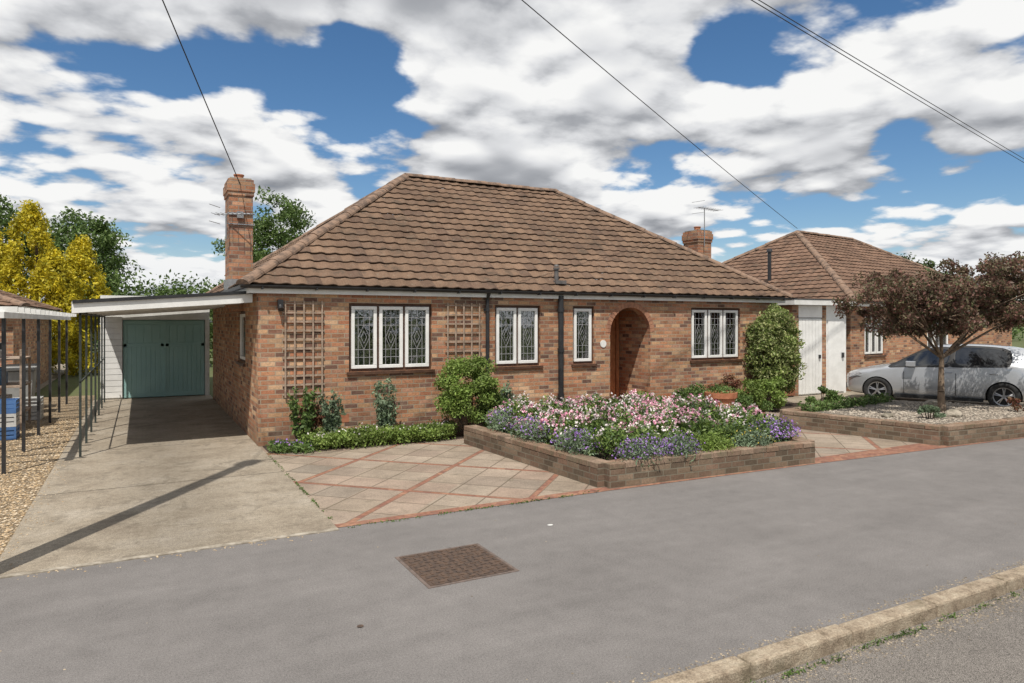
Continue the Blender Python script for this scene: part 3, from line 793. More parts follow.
def bush(name, c, r, nc, cr, nl, mat, ls, zmin=-1., shell=.6, fm=None, nf=0, fsz=.02):
    e = empty(name, (c[0], c[1], 0)); p_, cs = clumps(c, r, nc, cr, nl, shell, zmin); p_ = p_[p_[:, 2] > .02]
    leaf_mesh('leaves', p_, ls, mat, e)
    mb = MB()
    for k in cs[::max(1, len(cs)//8)]:
        mb.cyl((c[0], c[1], 0), tuple(k), .018, .006, 5)
    mb.build('stems', M_pole, e)
    if fm:
        q = ellip(nf, c, (r[0]*1.1, r[1]*1.1, r[2]*1.1), .85); leaf_mesh('flowers', q, fsz, fm, e, .9)
    return e
bush('round_shrub', (5.05, 11.0, .82), (.50, .42, .60), 70, .17, 250, L_bright, .024)
bush('round_shrub', (5.55, 10.95, .42), (.30, .30, .38), 26, .13, 200, L_green, .026)
def hedge_strip(name, poly, h, n, mat, ls, flower=None, nf=0):
    e = empty(name, (*poly[0], 0)); pts = []
    for x_, y_ in scatter(poly, n):
        hh = hfun(x_, y_, h*.3, h*1.2, 3.5, 5.); pts.append((x_+random.gauss(0, .04), y_+random.gauss(0, .05), hh*random.random()**.5))
    leaf_mesh('leaves', pts, ls, mat, e)
    if flower:
        leaf_mesh('flowers', [(x_, y_, hfun(x_, y_, h*.3, h*1.2, 3.5, 5.)+.02) for x_, y_ in scatter(poly, nf)], .016, flower, e, .9)
hedge_strip('ground_cover', [(2.35, 10.75), (4.6, 10.7), (4.9, 11.2), (2.2, 11.3)], .27, 15000, L_bright, .022, F_white, 160)
hedge_strip('ground_cover', [(1.78, 10.85), (2.3, 10.7), (2.4, 11.2), (1.8, 11.3)], .14, 3000, L_green, .022, F_purple, 60)
def spike_plant(name, c, h, r, n, mat, ls=.035):
    e = empty(name, (c[0], c[1], 0)); mb = MB(); pts = []
    for i in range(n):
        a_ = random.uniform(0, 6.28); rr = r*random.random()**.5; top = Vector((c[0]+rr*math.cos(a_), c[1]+rr*math.sin(a_), h*random.uniform(.55, 1.)))
        b_ = Vector((c[0]+rr*.3*math.cos(a_), c[1]+rr*.3*math.sin(a_), 0)); mb.cyl(b_, top, .006, .004, 4)
        for k in range(60):
            q = b_.lerp(top, random.uniform(.25, 1.03)); pts.append(tuple(q+Vector((random.gauss(0, .03), random.gauss(0, .03), random.gauss(0, .02)))))
    leaf_mesh('leaves', pts, ls, mat, e); mb.build('stems', M_postg, e)
spike_plant('euphorbia_plant', (3.66, 11.3), 1.08, .20, 18, L_grey)
spike_plant('euphorbia_plant', (2.72, 11.3), .88, .22, 18, L_grey)
spike_plant('leafy_perennial', (2.28, 11.3), .95, .2, 16, L_green, .04)
spike_plant('euphorbia_plant', (5.75, 10.9), .9, .14, 12, L_grey)
bush('red_leaved_plant', (2.4, 11.35, .45), (.15, .12, .3), 10, .08, 80, L_red, .03)
bush('red_leaved_plant', (11.5, 11.25, .50), (.45, .25, .30), 24, .13, 100, L_red, .026)
bush('border_shrub', (10.5, 11.2, .32), (.5, .3, .3), 24, .14, 160, L_green, .028, fm=F_pink, nf=60)
bush('border_shrub', (12.2, 10.9, .4), (.7, .35, .4), 34, .15, 180, L_bright, .028)
bush('border_shrub', (11.2, 10.6, .2), (.8, .3, .22), 26, .12, 160, L_green, .026)
bush('border_shrub', (14.2, 10.9, .22), (.5, .4, .25), 20, .12, 150, L_green, .03)
bush('climbing_shrub', (13.08, 11.32, 1.28), (.68, .36, 1.10), 150, .20, 230, L_climb, .032)
bush('border_shrub', (9.2, 10.2, .2), (.5, .35, .25), 20, .12, 160, L_green, .026)
hedge_strip('ground_cover', [(11.2, 8.95), (14.6, 9.4), (14.6, 9.65), (11.2, 9.15)], .42, 4000, L_green, .03)
bush('bed_plant', (12.6, 7.4, .36), (.22, .2, .14), 8, .08, 120, L_grey, .025)
bush('bed_plant', (15.2, 7.2, .36), (.3, .25, .14), 8, .08, 120, L_red, .025)

# terracotta pots
def pot(name, c, r, h, plant=None):
    e = empty(name, c); mb = MB(); x_, y_, z_ = c; n = 20
    prof = [(r*.62, 0), (r*.9, h*.82), (r*1.0, h*.82), (r*1.02, h), (r*.88, h), (r*.84, h*.88)]
    vs = [(x_+q*math.cos(6.2832*i/n), y_+q*math.sin(6.2832*i/n), z_+zz) for q, zz in prof for i in range(n)]
    fs = [(k*n+i, k*n+(i+1) % n, (k+1)*n+(i+1) % n, (k+1)*n+i) for k in range(len(prof)-1) for i in range(n)] + [tuple(range(n-1, -1, -1)), tuple(range(5*n, 6*n))]
    mb.add(vs, fs); mb.build('pot', M_terra, e, smooth=False)
    if plant: leaf_mesh('plant', ellip(500, (x_, y_, z_+h+.06), (r*1.1, r*1.1, .13), .2), .025, plant, e)
pot('terracotta_pot', (9.0, 11.2, .0), .24, .42, L_bright)
pot('terracotta_pot', (10.35, 10.3, .0), .32, .58, L_green)
pot('terracotta_pot', (8.55, 11.25, .0), .13, .24, L_green)

def rock(name, c, r):
    bm = bmesh.new(); bmesh.ops.create_icosphere(bm, subdivisions=3, radius=1.)
    for v in bm.verts:
        n_ = mnoise.noise(v.co*1.4+Vector((c[0], c[1], 0)))*.35+1; v.co = Vector((v.co.x*r*1.2, v.co.y*r, v.co.z*r*.7))*n_
    me = bpy.data.meshes.new(name); bm.to_mesh(me); bm.free(); o = link(me, name, M_conc, None); o.location = c
rock('boulder', (13.2, 7.35, .27), .16); rock('boulder', (14.2, 8.3, .27), .2); rock('boulder', (12.1, 7.9, .26), .10)

# ------------------------------------------------------------------ ornamental tree
tr = empty('ornamental_tree', (13.75, 7.85, .25)); mb = MB()
fork = (13.80, 7.9, 1.30)
tips = [(12.4, 8.5, 2.2), (13.0, 7.4, 2.6), (13.8, 8.1, 3.0), (14.6, 7.3, 2.7), (15.4, 8.0, 2.4), (14.2, 9.0, 2.5), (12.7, 7.6, 2.1), (15.6, 7.0, 2.3), (16.0, 7.6, 2.6)]
limbs(mb, (13.74, 7.85, .2), tips, .068, fork)
pa, ca = clumps((13.3, 8.0, 2.34), (1.75, 1.3, .70), 120, .20, 230, .3, -.8)
pb, cb2 = clumps((15.1, 7.7, 2.54), (1.8, 1.4, .86), 135, .22, 230, .3, -.8)
p_ = np.concatenate([pa, pb]); cs = np.concatenate([ca, cb2])
for k in cs[::3]:
    b_ = min(tips, key=lambda q: (Vector(q)-Vector(k)).length); mb.cyl(Vector(fork).lerp(Vector(b_), .6), tuple(k), .014, .005, 5)
mb.build('trunk', pmat('tree_bark', (.22, .16, .11), (.12, .09, .065), 12., .9, .006, 40), tr)
leaf_mesh('leaves', p_, .032, L_bronze, tr)

# ------------------------------------------------------------------ background trees
def tree(name, base, top, r, mat, nc, cr, nl, ls, cz=None, shell=.5, fork=.35):
    e = empty(name, base); bx, by, bz = base; mb = MB()
    cz = cz or (top*.6); rz = top-cz
    p_, cs = clumps((bx, by, cz), (r, r, rz), nc, cr, nl, shell)
    p_ = p_[p_[:, 2] > .1]
    tips = [tuple(cs[i]) for i in range(0, len(cs), max(1, len(cs)//9))]
    limbs(mb, base, tips, max(.12, top*.022), (bx, by, top*fork)); mb.build('trunk', M_pole, e)
    leaf_mesh('leaves', p_, ls, mat, e)
e = empty('golden_conifer', (-3.4, 31, 0)); pp = []
for cx, cy, hh, rr in ((-3.6, 31, 6.3, 1.9), (-5.1, 31.5, 5.9, 1.7), (-2.0, 31.2, 5.0, 1.4), (-6.6, 31, 6.2, 1.6), (-2.8, 30.3, 4.4, 1.3)):
    for i in range(165):
        z_ = hh*random.random()**.8; q = (rr*(1-(z_/hh)**2.2)*.95+.12)*random.uniform(.55, 1.); a_ = random.uniform(0, 6.28)
        pp.append(ellip(100, (cx+q*math.cos(a_), cy+q*math.sin(a_), z_), (.24, .24, .40), .2))
leaf_mesh('foliage', np.concatenate(pp), .07, L_yellow, e, .4)
mb = MB(); mb.cyl((-3.4, 31, 0), (-3.4, 31, 5), .15, .04); mb.build('trunk', M_pole, e)
tree('broadleaf_tree', (-2.6, 40, 0), 7.4, 2.4, L_green, 120, .6, 130, .09, 5.0)
tree('broadleaf_tree', (-7.5, 40, 0), 8.4, 3.2, L_green, 130, .6, 130, .09, 5.3)
tree('broadleaf_tree', (5.2, 32, 0), 7.9, 2.2, L_green, 110, .45, 130, .07, 5.4, .35)
tree('broadleaf_tree', (29, 36, 0), 6.4, 2.6, L_bright, 100, .6, 110, .09, 4.)
tree('broadleaf_tree', (27.5, 17, 0), 4.6, 2.4, L_dark, 120, .5, 110, .07, 2.8)
pp = []
for i in range(200):
    x_ = random.uniform(-40, 90); y_ = 48+random.uniform(-3, 6)-.1*abs(x_); hh = 3.0+2.2*(mnoise.noise(Vector((x_*.12, 0, 0)))*.5+.5)
    pp.append(ellip(170, (x_, y_, hh*.5), (1.9, 1.5, hh*.55), .5))
leaf_mesh('distant_trees', np.concatenate(pp), .17, L_green, None)
pp = []
for i in range(70):
    pp.append(ellip(200, (random.uniform(-2.6, 3.6), 34+random.uniform(-1, 1), 2.0), (.9, .8, 1.7+.7*random.random()), .5))
leaf_mesh('garden_hedge', np.concatenate(pp), .08, L_green, None)
pp = []
for i in range(110):
    pp.append(ellip(70, (random.uniform(-40, 50), -11+random.uniform(-1, 1), 1.3), (1.5, 1., 1.6+random.random()*1.5), .6))
leaf_mesh('reflection_hedge', np.concatenate(pp), .19, L_dark, None)  # unseen hedge behind the camera, added for dark reflections in the windows

# ------------------------------------------------------------------ neighbour houses
nh = empty('neighbour_brick_bungalow', (22, 16.5, 0))
MW = hip_roof(nh, (17.7, 12.5), 8, 12.9, 9.0, 2.6, 2.75, M_tile2, .25, 4)
MW0 = Matrix.Translation(Vector((17.7, 12.5, 0))) @ Matrix.Rotation(math.radians(8), 4, 'Z')
mb = MB(); NW = [(1.1, 2.3, 1.0, 2.2), (5.2, 6.9, 1.0, 2.2)]
wall_cols(mb, .3, 12.6, -.05, 2.5, NW, .3, .55, MW0); mb.box(.3, .55, .55, 8.7, -.05, 2.5, MW0); mb.box(12.35, 12.6, .55, 8.7, -.05, 2.5, MW0); mb.box(.55, 12.35, 8.45, 8.7, -.05, 2.5, MW0)
mb.build('walls', M_brick, nh)
for w in NW: window(nh, *w, 3, .3, MW0, lead=False)
mb = MB(); mb.box(.1, 12.8, .08, .1, 2.45, 2.6, MW0); mb.box(.08, .1, .1, 8.9, 2.45, 2.6, MW0); mb.build('fascia', M_white, nh)
mb = MB(); mb.box(.1, 12.8, .1, 8.9, 2.46, 2.49, MW0); mb.build('soffit', M_soffit, nh)
mb = MB(); a_ = MW0 @ Vector((0, .02, 2.58)); b_ = MW0 @ Vector((12.9, .02, 2.58)); gutter(mb, a_, b_); mb.build('gutter', M_black, nh)
mb = MB(); c_ = MW @ Vector((.9, 3.3, .75)); mb.cyl(c_, c_+Vector((0, 0, .95)), .06, n=12); mb.cyl(c_+Vector((0, 0, .95)), c_+Vector((0, 0, 1.05)), .10, .07, 12); mb.build('flue', M_black, nh)
ng = empty('neighbour_garage', (16.5, 14, 0))
mb = MB(); mb.box(15.35, 15.6, 12.7, 18, 0, 2.45); mb.box(16.55, 16.72, 12.7, 12.9, 0, 2.45); mb.box(15.6, 17.9, 17.8, 18, 0, 2.45); mb.build('walls', M_brick, ng)
mb = MB(); mb.box(15.6, 16.55, 12.72, 12.76, .02, 2.1); mb.box(15.6, 16.55, 12.70, 12.74, 2.12, 2.45)
for i in range(7): mb.box(15.62+i*.134, 15.62+i*.134+.12, 12.70, 12.722, .05, 2.08)
mb.box(16.72, 17.62, 12.74, 12.80, 0, 2.45); mb.box(16.82, 17.5, 12.71, 12.738, .05, 2.05)
mb.build('doors', M_white, ng)
mb = MB(); mb.box(17.38, 17.44, 12.66, 12.71, 1.0, 1.14); mb.box(16.40, 16.46, 12.66, 12.70, 1.0, 1.1); mb.build('door_handles', M_black, ng)
mb = MB(); mb.box(15.2, 17.75, 12.5, 18.1, 2.46, 2.60); mb.build('flat_roof', M_whited, ng)
mb = MB(); mb.box(15.19, 17.76, 12.49, 18.11, 2.601, 2.63); mb.build('roof_felt', M_black, ng)
mb = MB()
for i in range(8): mb.box(14.15+i*.15, 14.15+i*.15+.14, 12.6, 12.62, .05, 1.75)
mb.box(14.1, 15.34, 12.622, 12.66, .3, .38); mb.box(14.1, 15.34, 12.622, 12.66, 1.4, 1.48)
mb.build('wooden_side_gate', pmat('gate_wood', (.30, .13, .07), (.2, .08, .045), 8., .7))
mb = MB(); mb.box(13.53, 14.08, 12.55, 12.77, 0, 1.9); mb.build('garden_wall', M_brick)

lh = empty('neighbour_outbuilding', (-5.5, 25, 0))
hip_roof(lh, (-8.4, 20.8), 0, 5.9, 8.2, 2.4, 1.55, M_tile2, .25, 4)
mb = MB(); mb.box(-8.1, -2.8, 21.1, 28.7, -.05, 2.35); mb.build('walls', M_brick, lh)
mb = MB(); mb.box(-8.35, -2.55, 20.88, 20.9, 2.26, 2.39); mb.box(-2.57, -2.55, 20.9, 28.9, 2.26, 2.39); mb.build('fascia', M_white, lh)

# ------------------------------------------------------------------ pergola on the left
pg = empty('pergola', (-2.6, 15, 0)); mb = MB()
for i in range(6):
    yy = 11.1+i*1.75
    for xx in (-1.60, -3.9): mb.box(xx, xx+.045, yy, yy+.045, 0, 2.05)
mb.build('posts', M_black, pg)
mb = MB(); mb.box(-1.62, -1.53, 10.8, 20.4, 2.05, 2.13); mb.box(-3.92, -3.84, 10.8, 20.4, 2.05, 2.13)
for i in range(17): yy = 10.9+i*.58; mb.box(-4.1, -1.40, yy, yy+.05, 2.131, 2.20)
mb.build('beams', M_whited, pg)
sh = empty('garden_storage_shelf', (-2.3, 16, 0)); mb = MB()
for xx in (-2.75, -1.95):
    for yy in (15.4, 16.5): mb.box(xx, xx+.04, yy, yy+.04, 0, 1.5)
for zz in (.3, .8, 1.3): mb.box(-2.76, -1.9, 15.39, 16.56, zz, zz+.03)
mb.build('frame', M_trellis, sh)
cols = [(.62, .62, .60), (.07, .16, .36), (.60, .60, .58), (.28, .05, .04), (.10, .22, .40), (.03, .03, .03)]
for i in range(14):
    zz = (.33, .83, 1.33)[i % 3]; xx = random.uniform(-2.7, -2.2); yy = 15.42+random.random()*.7; s_ = random.uniform(.12, .25)
    mb = MB(); mb.box(xx, xx+s_, yy, yy+s_, zz, zz+s_*random.uniform(.8, 1.4)); c = cols[i % 6]; mb.build('box', pmat('box_col', c, None, 5., .5), sh, bevel=.01)
def crate(c, col, w=.26, dp=.2, h=.22):
    e = empty('storage_crate', c); mb = MB(); x_, y_, z_ = c
    mb.box(x_-w, x_+w, y_-dp, y_+dp, z_, z_+.02)
    for k in range(3):
        a_ = z_+.02+k*h/3; b_ = a_+h/3-.018
        mb.box(x_-w, x_+w, y_-dp, y_-dp+.015, a_, b_); mb.box(x_-w, x_+w, y_+dp-.015, y_+dp, a_, b_)
        mb.box(x_-w, x_-w+.015, y_-dp+.015, y_+dp-.015, a_, b_); mb.box(x_+w-.015, x_+w, y_-dp+.015, y_+dp-.015, a_, b_)
    for sx in (-1, 1):
        for sy in (-1, 1): mb.box(x_+sx*(w-.012)-.014, x_+sx*(w-.012)+.014, y_+sy*(dp-.012)-.014, y_+sy*(dp-.012)+.014, z_, z_+h)
    mb.build('crate', pmat('crate_plastic', col, None, 5., .5), e)
for k, cc in enumerate(((.08, .18, .40), (.62, .62, .60), (.08, .18, .40))): crate((-2.12, 14.5, .225*k), cc)
for k, cc in enumerate(((.62, .62, .60), (.55, .55, .53))): crate((-2.05, 17.2, .225*k), cc)
def bin_(c, col):
    e = empty('wheelie_bin', c); mb = MB(); x_, y_, _ = c
    vs = [(x_+sx*w, y_+sy*w, z_) for w, z_ in ((.22, .08), (.28, .95)) for sx, sy in ((-1, -1), (1, -1), (1, 1), (-1, 1))]
    mb.add(vs, [(0, 1, 2, 3), (4, 5, 6, 7), (0, 1, 5, 4), (1, 2, 6, 5), (2, 3, 7, 6), (3, 0, 4, 7)]); mb.box(x_-.31, x_+.31, y_-.33, y_+.3, .96, 1.03)
    mb.cyl((x_-.28, y_+.26, .1), (x_-.22, y_+.26, .1), .1, n=14); mb.cyl((x_+.22, y_+.26, .1), (x_+.28, y_+.26, .1), .1, n=14); mb.build('body', pmat('bin_plastic', col, None, 5., .5), e, bevel=.015)
bin_((-3.0, 14.2, 0), (.03, .035, .03)); bin_((-2.3, 18.2, 0), (.3, .3, .29)); bin_((-2.4, 19.2, 0), (.02, .02, .02))
pot('terracotta_pot', (-2.2, 13.3, .0), .2, .3, L_green)

# ------------------------------------------------------------------ car
m, t = newmat('silver_car_paint')
t.out((.46, .475, .495), .30, metal=.45, spec=.5, **{'Coat Weight': 1., 'Coat Roughness': .04}); M_car = m
M_cglass = pmat('car_glass', (.012, .014, .016), (.02, .022, .025), 3., .04, spec=.9)
M_tyre = pmat('tyre', (.02, .02, .02), (.03, .03, .03), 10., .85)
M_alloy = pmat('alloy', (.45, .45, .46), (.38, .38, .39), 10., .3, metal=.8)
M_dark = pmat('car_trim', (.015, .015, .016), (.02, .02, .02), 10., .6)
M_lamp = pmat('car_headlamp', (.55, .57, .60), (.35, .36, .38), 20., .08, spec=.9)
M_rlamp = pmat('car_tail_lamp', (.35, .01, .01), (.2, .008, .008), 20., .1, spec=.8)
d = Vector((-.40, .917, 0)).normalized(); side = Vector((d.y, -d.x, 0))
FC = Vector((16.48, 11.78, .006))
car = empty('parked_car', tuple(FC-d*2.))
MC = Matrix(((-d.x, -side.x, 0, FC.x), (-d.y, -side.y, 0, FC.y), (0, 0, 1, FC.z), (0, 0, 0, 1)))
ST = [
    (0.00, .34, .50, .50, .60, .42, .66), (.06, .22, .70, .50, .66, .56, .735), (.30, .18, .82, .52, .76, .64, .835), (.70, .17, .865, .55, .83, .67, .905),
    (1.05, .17, .875, .56, .89, .69, .975), (1.45, .17, .88, .57, .915, .63, 1.22), (1.83, .17, .88, .57, .93, .575, 1.42), (2.35, .17, .88, .57, .945, .575, 1.475),
    (2.60, .17, .88, .57, .95, .575, 1.48), (3.05, .17, .88, .58, .97, .565, 1.465), (3.45, .17, .875, .60, .985, .55, 1.43), (3.76, .18, .865, .62, .99, .53, 1.37), (4.02, .20, .83, .62, .98, .62, 1.04), (4.09, .32, .74, .62, .90, .58, .95)]
bm = bmesh.new(); rings = []
for (x_, zb, w, zm, bl, wr, zt) in ST:
    half = [(0, zb), (w*.86, zb), (w*.985, zb+.10), (w, zm), (w*.975, bl), (wr, zt-.035), (wr*.72, zt-.004), (0, zt)]
    ring = [bm.verts.new((x_, y_, z_)) for y_, z_ in half] + [bm.verts.new((x_, -y_, z_)) for y_, z_ in half[-2:0:-1]]
    rings.append(ring)
n = len(rings[0]); glass = []
for i in range(len(rings)-1):
    for k in range(n):
        f_ = bm.faces.new((rings[i][k], rings[i][(k+1) % n], rings[i+1][(k+1) % n], rings[i+1][k]))
        kk = k if k < 7 else n-1-k
        x_ = ST[i][0]
        if kk == 4 and 1.0 <= x_ <= 3.1: glass.append(f_)
bm.faces.new(rings[0]); bm.faces.new(rings[-1][::-1])
bmesh.ops.recalc_face_normals(bm, faces=bm.faces)
def segfaces(i, ks): return [f_ for f_ in bm.faces if len(f_.verts) == 4 and all(abs(v.co.x-ST[i][0]) < 1e-4 or abs(v.co.x-ST[i+1][0]) < 1e-4 for v in f_.verts) and ks(f_)]
wind = [f_ for i in (4, 5) for f_ in segfaces(i, lambda f_: min(v.co.z for v in f_.verts) > ST[i][6]-.05 and all(abs(v.co.y) < ST[i][5]+.01 for v in f_.verts))]
rear = segfaces(11, lambda f_: all(v.co.z > 1.0 for v in f_.verts) and all(abs(v.co.y) < .63 for v in f_.verts))
crease = bm.edges.layers.float.get('crease_edge') or bm.edges.layers.float.new('crease_edge')
groups = [wind, rear]
for sgn in (1, -1):
    sw = [f_ for f_ in glass if f_.calc_center_median().y*sgn > 0]
    groups.append([f_ for f_ in sw if f_.calc_center_median().x < 2.36])
    groups.append([f_ for f_ in sw if f_.calc_center_median().x >= 2.36])
for g_ in groups:
    if not g_: continue
    r_ = bmesh.ops.inset_region(bm, faces=g_, thickness=.035, depth=-.006, use_even_offset=True)
    for f_ in g_: f_.material_index = 1
    for f_ in r_['faces']: f_.material_index = 2
    for f_ in g_:
        for e_ in f_.edges:
            if any(q.material_index != 1 for q in e_.link_faces): e_[crease] = .8
for e_ in bm.edges:
    a_, b_ = e_.verts
    if abs(abs(a_.co.y)-.86) < .03 and abs(abs(b_.co.y)-.86) < .03 and a_.co.z > .8 and abs(a_.co.x-b_.co.x) > .1: e_[crease] = max(e_[crease], .5)
me = bpy.data.meshes.new('body'); bm.to_mesh(me); bm.free()
me.materials.append(M_car); me.materials.append(M_cglass); me.materials.append(M_dark)
body = bpy.data.objects.new('tmpbody', me); scene.collection.objects.link(body)
for p in me.polygons: p.use_smooth = True
s_ = body.modifiers.new('s', 'SUBSURF'); s_.levels = 3; s_.render_levels = 3
cut = MB()
for xx in (.78, 3.33):
    cut.cyl((xx, .60, .31), (xx, 1.1, .31), .345, n=40); cut.cyl((xx, -.60, .31), (xx, -1.1, .31), .345, n=40)
cutter = cut.build('cutter', M_dark, None, center=False)
bo = body.modifiers.new('b', 'BOOLEAN'); bo.operation = 'DIFFERENCE'; bo.object = cutter; bo.solver = 'EXACT'
dg = bpy.context.evaluated_depsgraph_get(); dg.update()
me2 = bpy.data.meshes.new_from_object(body.evaluated_get(dg))
bpy.data.objects.remove(body); bpy.data.objects.remove(cutter)
me2.transform(MC)
try: me2.set_sharp_from_angle(angle=math.radians(40))
except Exception: pass
o = bpy.data.objects.new('body', me2); scene.collection.objects.link(o); o.parent = car; o.matrix_parent_inverse = Matrix.Translation(-Vector(car.location))
def cpart(mb, name, mat, bevel=0., smooth=False):
    mb.v = [tuple(MC @ Vector(v)) for v in mb.v]; mb.build(name, mat, car, bevel=bevel, smooth=smooth)
ty = MB(); al = MB(); dk = MB()
for xx in (.78, 3.33):
    for sg in (1, -1):
        y0, y1 = .665*sg, .855*sg
        N = 36; prof = [(.21, y0), (.295, y0), (.315, y0+.02*sg), (.315, y1-.02*sg), (.30, y1), (.215, y1), (.205, y1-.02*sg)]
        vs = [(xx+r_*math.cos(6.28318*i/N), y_, .315+r_*math.sin(6.28318*i/N)) for r_, y_ in prof for i in range(N)]
        ty.add(vs, [(k*N+i, k*N+(i+1) % N, (k+1)*N+(i+1) % N, (k+1)*N+i) for k in range(len(prof)-1) for i in range(N)])
        dk.cyl((xx, (y1-.07*sg), .315), (xx, y1-.06*sg, .315), .206, n=30)
        al.cyl((xx, y1-.06*sg, .315), (xx, y1-.012*sg, .315), .045, n=16)
        vs = [(xx+q*math.cos(6.28318*i/N), y_, .315+q*math.sin(6.28318*i/N)) for q, y_ in ((.208, y1-.03*sg), (.208, y1-.005*sg), (.188, y1-.008*sg), (.185, y1-.05*sg)) for i in range(N)]
        al.add(vs, [(k*N+i, k*N+(i+1) % N, (k+1)*N+(i+1) % N, (k+1)*N+i) for k in range(3) for i in range(N)])
        for k in range(5):
            for off in (-.13, .13):
                a_ = 6.28318*k/5+.3; a2 = a_+off
                al.cyl((xx+.035*math.cos(a_), y1-.025*sg, .315+.035*math.sin(a_)), (xx+.19*math.cos(a2), y1-.02*sg, .315+.19*math.sin(a2)), .016, .012, 6)
cpart(ty, 'tyres', M_tyre, smooth=True); cpart(al, 'alloy_wheels', M_alloy)
for sg in (1, -1):
    for xx in (1.36, 2.42):
        dk.box(xx-.005, xx+.005, *sorted((sg*.853, sg*.877)), .28, .80)
    dk.box(1.15, 2.95, *(sorted((sg*.80, sg*.868))), .17, .24)
cpart(dk, 'dark_trim', M_dark)
mb = MB()
for sg in (1, -1):
    for xx in (2.18, 3.06): mb.box(xx, xx+.17, *sorted((sg*.855, sg*.885)), .80, .825)
    mb.box(1.42, 1.62, *sorted((sg*.88, sg*1.03)), .93, 1.06)
    mb.box(1.50, 1.56, *sorted((sg*.80, sg*.89)), .94, .97)
cpart(mb, 'mirrors_and_handles', M_car, bevel=.02)
mb = MB()
for sg in (1, -1):
    vs = [(.02, sg*.50, .60), (.05, sg*.50, .69), (.14, sg*.75, .60), (.17, sg*.74, .705), (.46, sg*.845, .70), (.40, sg*.835, .745)]
    mb.add([(a-.012, b*1.015, c) for a, b, c in vs], [(0, 2, 3, 1), (2, 4, 5, 3)])
cpart(mb, 'headlamps', M_lamp)
mb = MB()
for sg in (1, -1): mb.box(3.90, 4.06, *sorted((sg*.60, sg*.84)), .78, .95)
cpart(mb, 'tail_lamps', M_rlamp, bevel=.02)
mb = MB(); mb.box(-.02, .05, -.42, .42, .30, .44); mb.box(-.015, .03, -.35, .35, .52, .58); cpart(mb, 'grille', M_dark, bevel=.01)
mb = MB(); mb.box(-.03, -.02, -.26, .26, .38, .49); cpart(mb, 'number_plate', M_white)

# ------------------------------------------------------------------ utility poles and wires
PB = Vector((-1.20, 6.60, 0))
def upole(p, h):
    e = empty('utility_pole', tuple(p)); mb = MB(); mb.cyl(p-Vector((0, 0, .2)), p+Vector((0, 0, h)), .125, .095, 16); mb.build('pole', M_pole, e)
    mb = MB(); mb.cyl(p+Vector((0, 0, h-.45)), p+Vector((0, 0, h-.15)), .15, .15, 14); mb.build('cable_block', M_galv, e)
upole(PB, 8.25); upole(Vector((36.7, 14.3, 0)), 8.0)
mb = MB()
def wire(a_, b_, sag):
    a_ = Vector(a_); b_ = Vector(b_); prev = a_; n_ = 24
    for i in range(1, n_+1):
        t_ = i/n_; p = a_.lerp(b_, t_)-Vector((0, 0, sag*4*t_*(1-t_))); mb.cyl(prev, p, .009, n=5, caps=False); prev = p
top = PB+Vector((0, 0, 8.1))
wire(top, (1.62, 13.5, 4.5), .01); wire(top, (21.3, 17.4, 5.45), .10); wire(top, (36.7, 14.3, 7.15), .03); wire(top+Vector((.03, 0, -.03)), (36.7, 14.3, 7.02), .06)
mb.build('overhead_wires', M_cable)

# ------------------------------------------------------------------ light, sky
EL = math.radians(60.3); SD = Vector((-.56, -.83, 0)).normalized()
sun = bpy.data.lights.new('sun', 'SUN'); sun.energy = 4.9; sun.angle = math.radians(.5); sun.color = (1., .945, .865)
so = bpy.data.objects.new('sun', sun); scene.collection.objects.link(so)
ld = -(SD*math.cos(EL)+Vector((0, 0, math.sin(EL)))); so.rotation_euler = ld.to_track_quat('-Z', 'Y').to_euler(); so.location = (0, 0, 30)
w = bpy.data.worlds.new('World'); scene.world = w; w.use_nodes = True; t = NT(w.node_tree)
sky = t.n('ShaderNodeTexSky', sky_type='NISHITA'); sky.sun_disc = False; sky.sun_elevation = EL; sky.sun_rotation = math.atan2(SD.x, SD.y)
sky.air_density = 1.; sky.dust_density = .3; sky.ozone_density = 3.
hs = t.n('ShaderNodeHueSaturation'); hs.inputs['Saturation'].default_value = 1.2; t.l(sky.outputs[0], hs.inputs['Color'])
b1 = t.n('ShaderNodeBackground'); t.l(hs.outputs[0], b1.inputs[0]); b1.inputs[1].default_value = .10
D = t.n('ShaderNodeTexCoord').outputs['Generated']; X = t.xyz(D)
zc = t.m('ADD', t.m('MAXIMUM', X[2], 0.), .18)
pv = t.comb(t.m('DIVIDE', X[0], zc), t.m('DIVIDE', X[1], zc), 0.37)
def scaled(v, k):
    nd = t.n('ShaderNodeVectorMath', operation='SCALE'); t.l(v, nd.inputs[0]); nd.inputs['Scale'].default_value = k; return nd.outputs[0]
base = t.noise(pv, 1.1, 7, .55, .1)
base2 = t.noise(scaled(pv, .945), 1.1, 3.5, .55, .1)
vo = t.n('ShaderNodeTexVoronoi', feature='F1'); vo.inputs['Scale'].default_value = 4.6; vo.inputs['Detail'].default_value = 1.; vo.inputs['Roughness'].default_value = .5; t.l(pv, vo.inputs['Vector'])
puff = t.m('MULTIPLY', t.m('SUBTRACT', .50, vo.outputs['Distance']), .12)
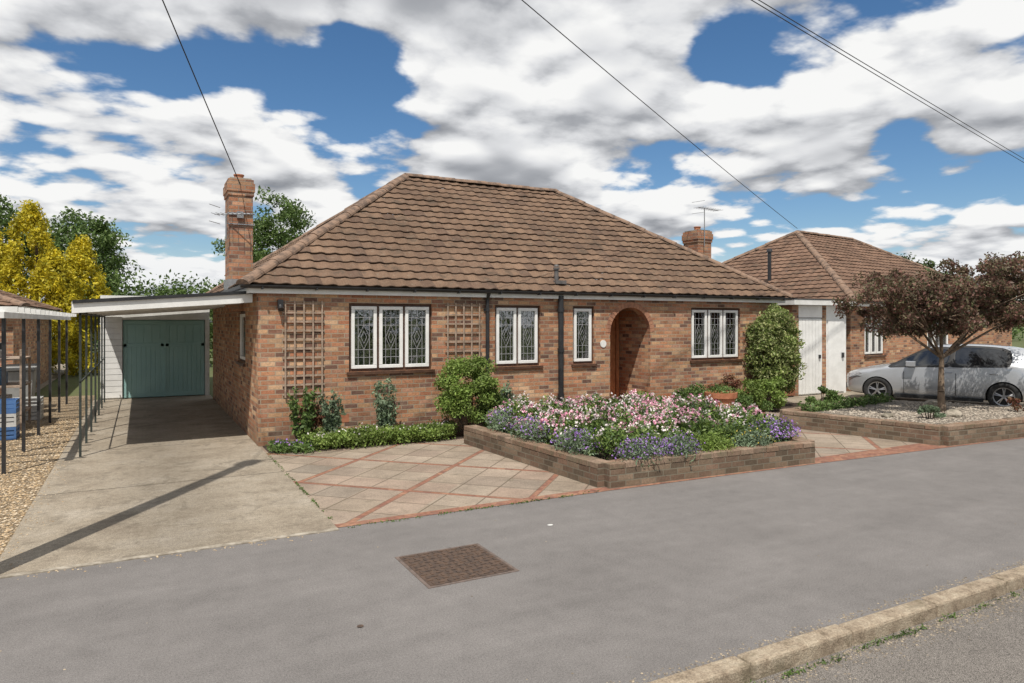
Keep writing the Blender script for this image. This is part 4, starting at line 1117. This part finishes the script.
dn = t.m('ADD', base, puff)
gap = None
for (dx, dy, dz), r_, a_ in (((.293, .978, .33), .15, .17), ((.969, .614, .27), .09, .11), ((.738, .738, .42), .08, .12), ((1.1, .5, .40), .10, .09), ((.05, 1.12, .36), .06, .10)):
    v_ = Vector((dx, dy, dz)).normalized(); nd = t.n('ShaderNodeVectorMath', operation='DISTANCE'); t.l(D, nd.inputs[0]); nd.inputs[1].default_value = v_
    q = t.smooth(nd.outputs['Value'], 0., r_, a_, 0.); gap = q if gap is None else t.m('ADD', gap, q)
dens = t.m('SUBTRACT', t.m('ADD', dn, .125), gap)
mask = t.smooth(dens, .485, .54)
relief = t.m('ADD', .66, t.m('MULTIPLY', t.m('SUBTRACT', dn, base2), 4.2))
thick = t.smooth(dens, .60, .78, 0., .42)
lit = t.m('SUBTRACT', relief, thick, clamp=True)
ccol = t.ramp(lit, [(0, (.27, .285, .315)), (.25, (.44, .455, .485)), (.5, (.80, .81, .83)), (.68, (1.02, 1.02, 1.01))])
haze = t.smooth(X[2], 0., .12, .5, 0.)
ccol = t.mix(haze, ccol, (.78, .82, .88))
mask = t.m('MAXIMUM', mask, t.m('MULTIPLY', haze, .8))
b2 = t.n('ShaderNodeBackground'); t.l(ccol, b2.inputs[0]); b2.inputs[1].default_value = .92
mx = t.n('ShaderNodeMixShader'); t.l(mask, mx.inputs[0]); t.l(b1.outputs[0], mx.inputs[1]); t.l(b2.outputs[0], mx.inputs[2])
o = t.n('ShaderNodeOutputWorld'); t.l(mx.outputs[0], o.inputs[0])

scene.view_settings.view_transform = 'Standard'; scene.view_settings.look = 'None'; scene.view_settings.exposure = 0
cam = bpy.data.cameras.new('camera'); co = bpy.data.objects.new('camera', cam); scene.collection.objects.link(co)
co.location = (0, 0, 2.0); yaw = math.radians(28.3); co.rotation_euler = (math.radians(90), 0, -yaw)
cam.sensor_width = 36; cam.lens = 690/1024*36; cam.shift_y = -19.5/1024; cam.clip_end = 2000; cam.clip_start = .05
scene.camera = co
